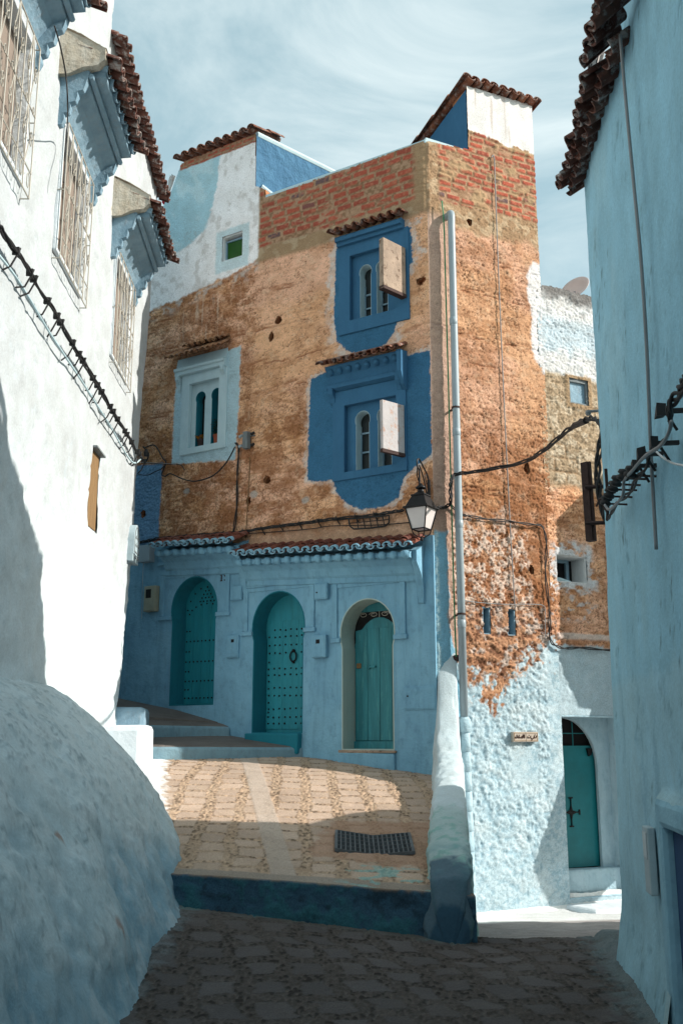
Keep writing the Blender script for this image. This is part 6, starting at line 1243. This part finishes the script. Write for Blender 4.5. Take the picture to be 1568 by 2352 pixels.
for k in range(60):
    a = rnd.uniform(0, 6.28); c = Vector((-4.21 + rnd.uniform(-.08, .08), .08 + rnd.uniform(-.05, .05), 6.36 + rnd.uniform(0, .07))); d = Vector((math.cos(a), math.sin(a), .5)) * .02; s_ = Vector((-d.y, d.x, 0)); b.add([c - s_, c + d, c + s_, c - d], [(0, 1, 2, 3)])
b.build('flowers', M['flower'], p2, FA)
b = MB(); b.box(-4.29, -4.12, 0.10, .28, 6.215, 6.235); b.build('foliage', M['leaf'], p2, FA)
# drain grate in the ramp
gr = tag(empty('drain_grate', (0.31, 10.06, 0.62)), 'folded iron drain grate in the ramp beside the low wall', 'grate')
b = MB(); x0, x1, y0, y1 = -0.05, 0.67, 9.76, 10.36
def gz(x, y): return float(ramp_z(np.float64(x), np.float64(y))) + 0.035 - 0.04 * (1 - abs((x - .31) / .36))
nx_, ny_ = 16, 5
for i in range(nx_ + 1):
    x = x0 + (x1 - x0) * i / nx_; w_ = .0065 if 0 < i < nx_ else .014; b.add([(x + a, y, gz(x, y) + c) for y in (y0, y1) for c in (-.03, 0) for a in (-w_, w_)], [(0, 1, 3, 2), (4, 6, 7, 5), (2, 3, 7, 6), (0, 2, 6, 4), (1, 5, 7, 3)])
for j in range(ny_ + 1):
    y = y0 + (y1 - y0) * j / ny_; w_ = .011
    for xa, xb in ((x0, .31), (.31, x1)): b.add([(x, y + a, gz(x, y) + c + .001) for x in (xa, xb) for c in (-.03, 0) for a in (-w_, w_)], [(0, 1, 3, 2), (4, 6, 7, 5), (2, 3, 7, 6), (0, 2, 6, 4), (1, 5, 7, 3)])
b.build('bars', M['grate'], gr)
# satellite dish behind the lane house parapet
dx, dz = RF.hit(1316, 668, -1.2); sd = tag(empty('satellite_dish', RF.w(dx, 1.2, 8.4)), 'salmon coloured satellite dish behind the parapet of the lane house', 'satellite dish')
b = MB(); ax = Vector((-0.80, -0.35, 0.45)); b.lathe([(0.001, 0), (0.10, .010), (0.19, .036), (0.26, .075), (0.264, .070), (0.19, .026), (0.10, -.004), (0.002, -.010)], (dx + .07, 1.2, dz + .02), 28, ax); b.build('dish', M['dish'], sd, RF, smooth=True)
b = MB(); b.tube([(dx, 1.25, 8.2), (dx + .04, 1.22, dz)], .02, 8); b.build('mast', M['wire'], sd, RF)
# laundry at the left tower and tarpaulin on the aqua roof
def cloth(name, pts, w, mat, lab, fr, seed):
    n = 9; P = spline([Vector(p) for p in pts], 4); b = MB(); rnd = random.Random(seed); m = len(P); vs = []
    for i, p in enumerate(P):
        for k in range(n): f = k / (n - 1) - .5; vs.append(p + Vector(w) * f + Vector((0, .03 * math.sin(k * 1.7 + i * .6), .02 * math.sin(k * 2.3 + i))))
    b.add(vs, [(i * n + k, i * n + k + 1, (i + 1) * n + k + 1, (i + 1) * n + k) for i in range(m - 1) for k in range(n - 1)])
    o = b.build(name, M[mat], None, fr, smooth=True); s_ = o.modifiers.new('thickness', 'SOLIDIFY'); s_.thickness = .006; return tag(o, lab, 'laundry' if mat != 'tarp' else 'tarpaulin')
x, z = FA.hit(379, 455, -.2); cloth('hanging_cloth', [(x, .2, z + .08), (x + .01, .18, z - .02), (x, .2, z - .10)], (.07, .02, .02), 'redcloth', 'small red cloth hanging at the left edge of the whitewashed tower', FA, 1)
x, z = FA.hit(389, 425, -.2); cloth('hanging_cloth', [(x + .05, .2, z + .16), (x, .22, z), (x - .03, .2, z - .14)], (.10, .02, .03), 'white', 'small white cloth hanging above the red cloth beside the tower', FA, 2)
def aqw(px, py, Y): return Vector(atY(px, py, Y))
b = MB(); pts = [(1366, -12, 6.9), (1362, 40, 7.0), (1356, 90, 7.1), (1352, 140, 7.2), (1348, 190, 7.3), (1346, 215, 7.35)]
P0 = spline([aqw(*p) for p in pts], 4); P1 = spline([aqw(a + w_, c, Y + .1) for (a, c, Y), w_ in zip(pts, (36, 36, 32, 26, 16, 8))], 4); vs = []; n = 8
for i in range(len(P0)):
    for k in range(n): vs.append(P0[i].lerp(P1[i], k / (n - 1)) + Vector((.02 * math.sin(k * 2.1 + i * .5), -.05 * math.sin(k * 1.3 + i * .35), .015 * math.sin(k * 1.9 - i))))
b.add(vs, [(i * n + k, i * n + k + 1, (i + 1) * n + k + 1, (i + 1) * n + k) for i in range(len(P0) - 1) for k in range(n - 1)])
o = b.build('tarpaulin', M['tarp'], None, None, smooth=True); s_ = o.modifiers.new('thickness', 'SOLIDIFY'); s_.thickness = .01; tag(o, 'crumpled pale tarpaulin tied along the roof edge of the aqua house', 'tarpaulin')
cable('rope', WD, [tuple(aqw(1366, -5, 6.85)), tuple(aqw(1358, 70, 7.05)), tuple(aqw(1352, 160, 7.2)), tuple(aqw(1366, 110, 7.2)), tuple(aqw(1380, 60, 7.1)), tuple(aqw(1376, 110, 7.2)), tuple(aqw(1362, 170, 7.25)), tuple(aqw(1350, 215, 7.3))], .006, 'dark cord lashing the tarpaulin to the aqua house roof', cat='cord')
b = MB(); pa, pb_ = aqw(1331, 300, 7.05), aqw(1388, 302, 7.15); b.tube([pa, pb_], .016, 6); tag(b.build('iron_rod', M['iron'], None), 'black iron rod sticking across the eave of the aqua house', 'rod')
for o in list(scene.objects):      # every stud of the doors is its own small part
    if o.name.startswith('studs'):
        me = o.data; par = o.parent; W = WM[o.name]; nv = 8 * 4; pts = np.empty(len(me.vertices) * 3); me.vertices.foreach_get('co', pts); pts = pts.reshape(-1, nv, 3); cs = pts[:, :8].mean(1)
        base = MB(); stud(base, 0, 0, 0.0, 0.0145); m2 = base.build('stud', M['iron'], par, smooth=True, M0=W @ Matrix.Translation(cs[0]))
        for c in cs[1:100]:
            q = m2.copy(); COL.objects.link(q); q.parent = par; q.matrix_basis = WM[par.name].inverted() @ (W @ Matrix.Translation(c))
        bpy.data.objects.remove(o)
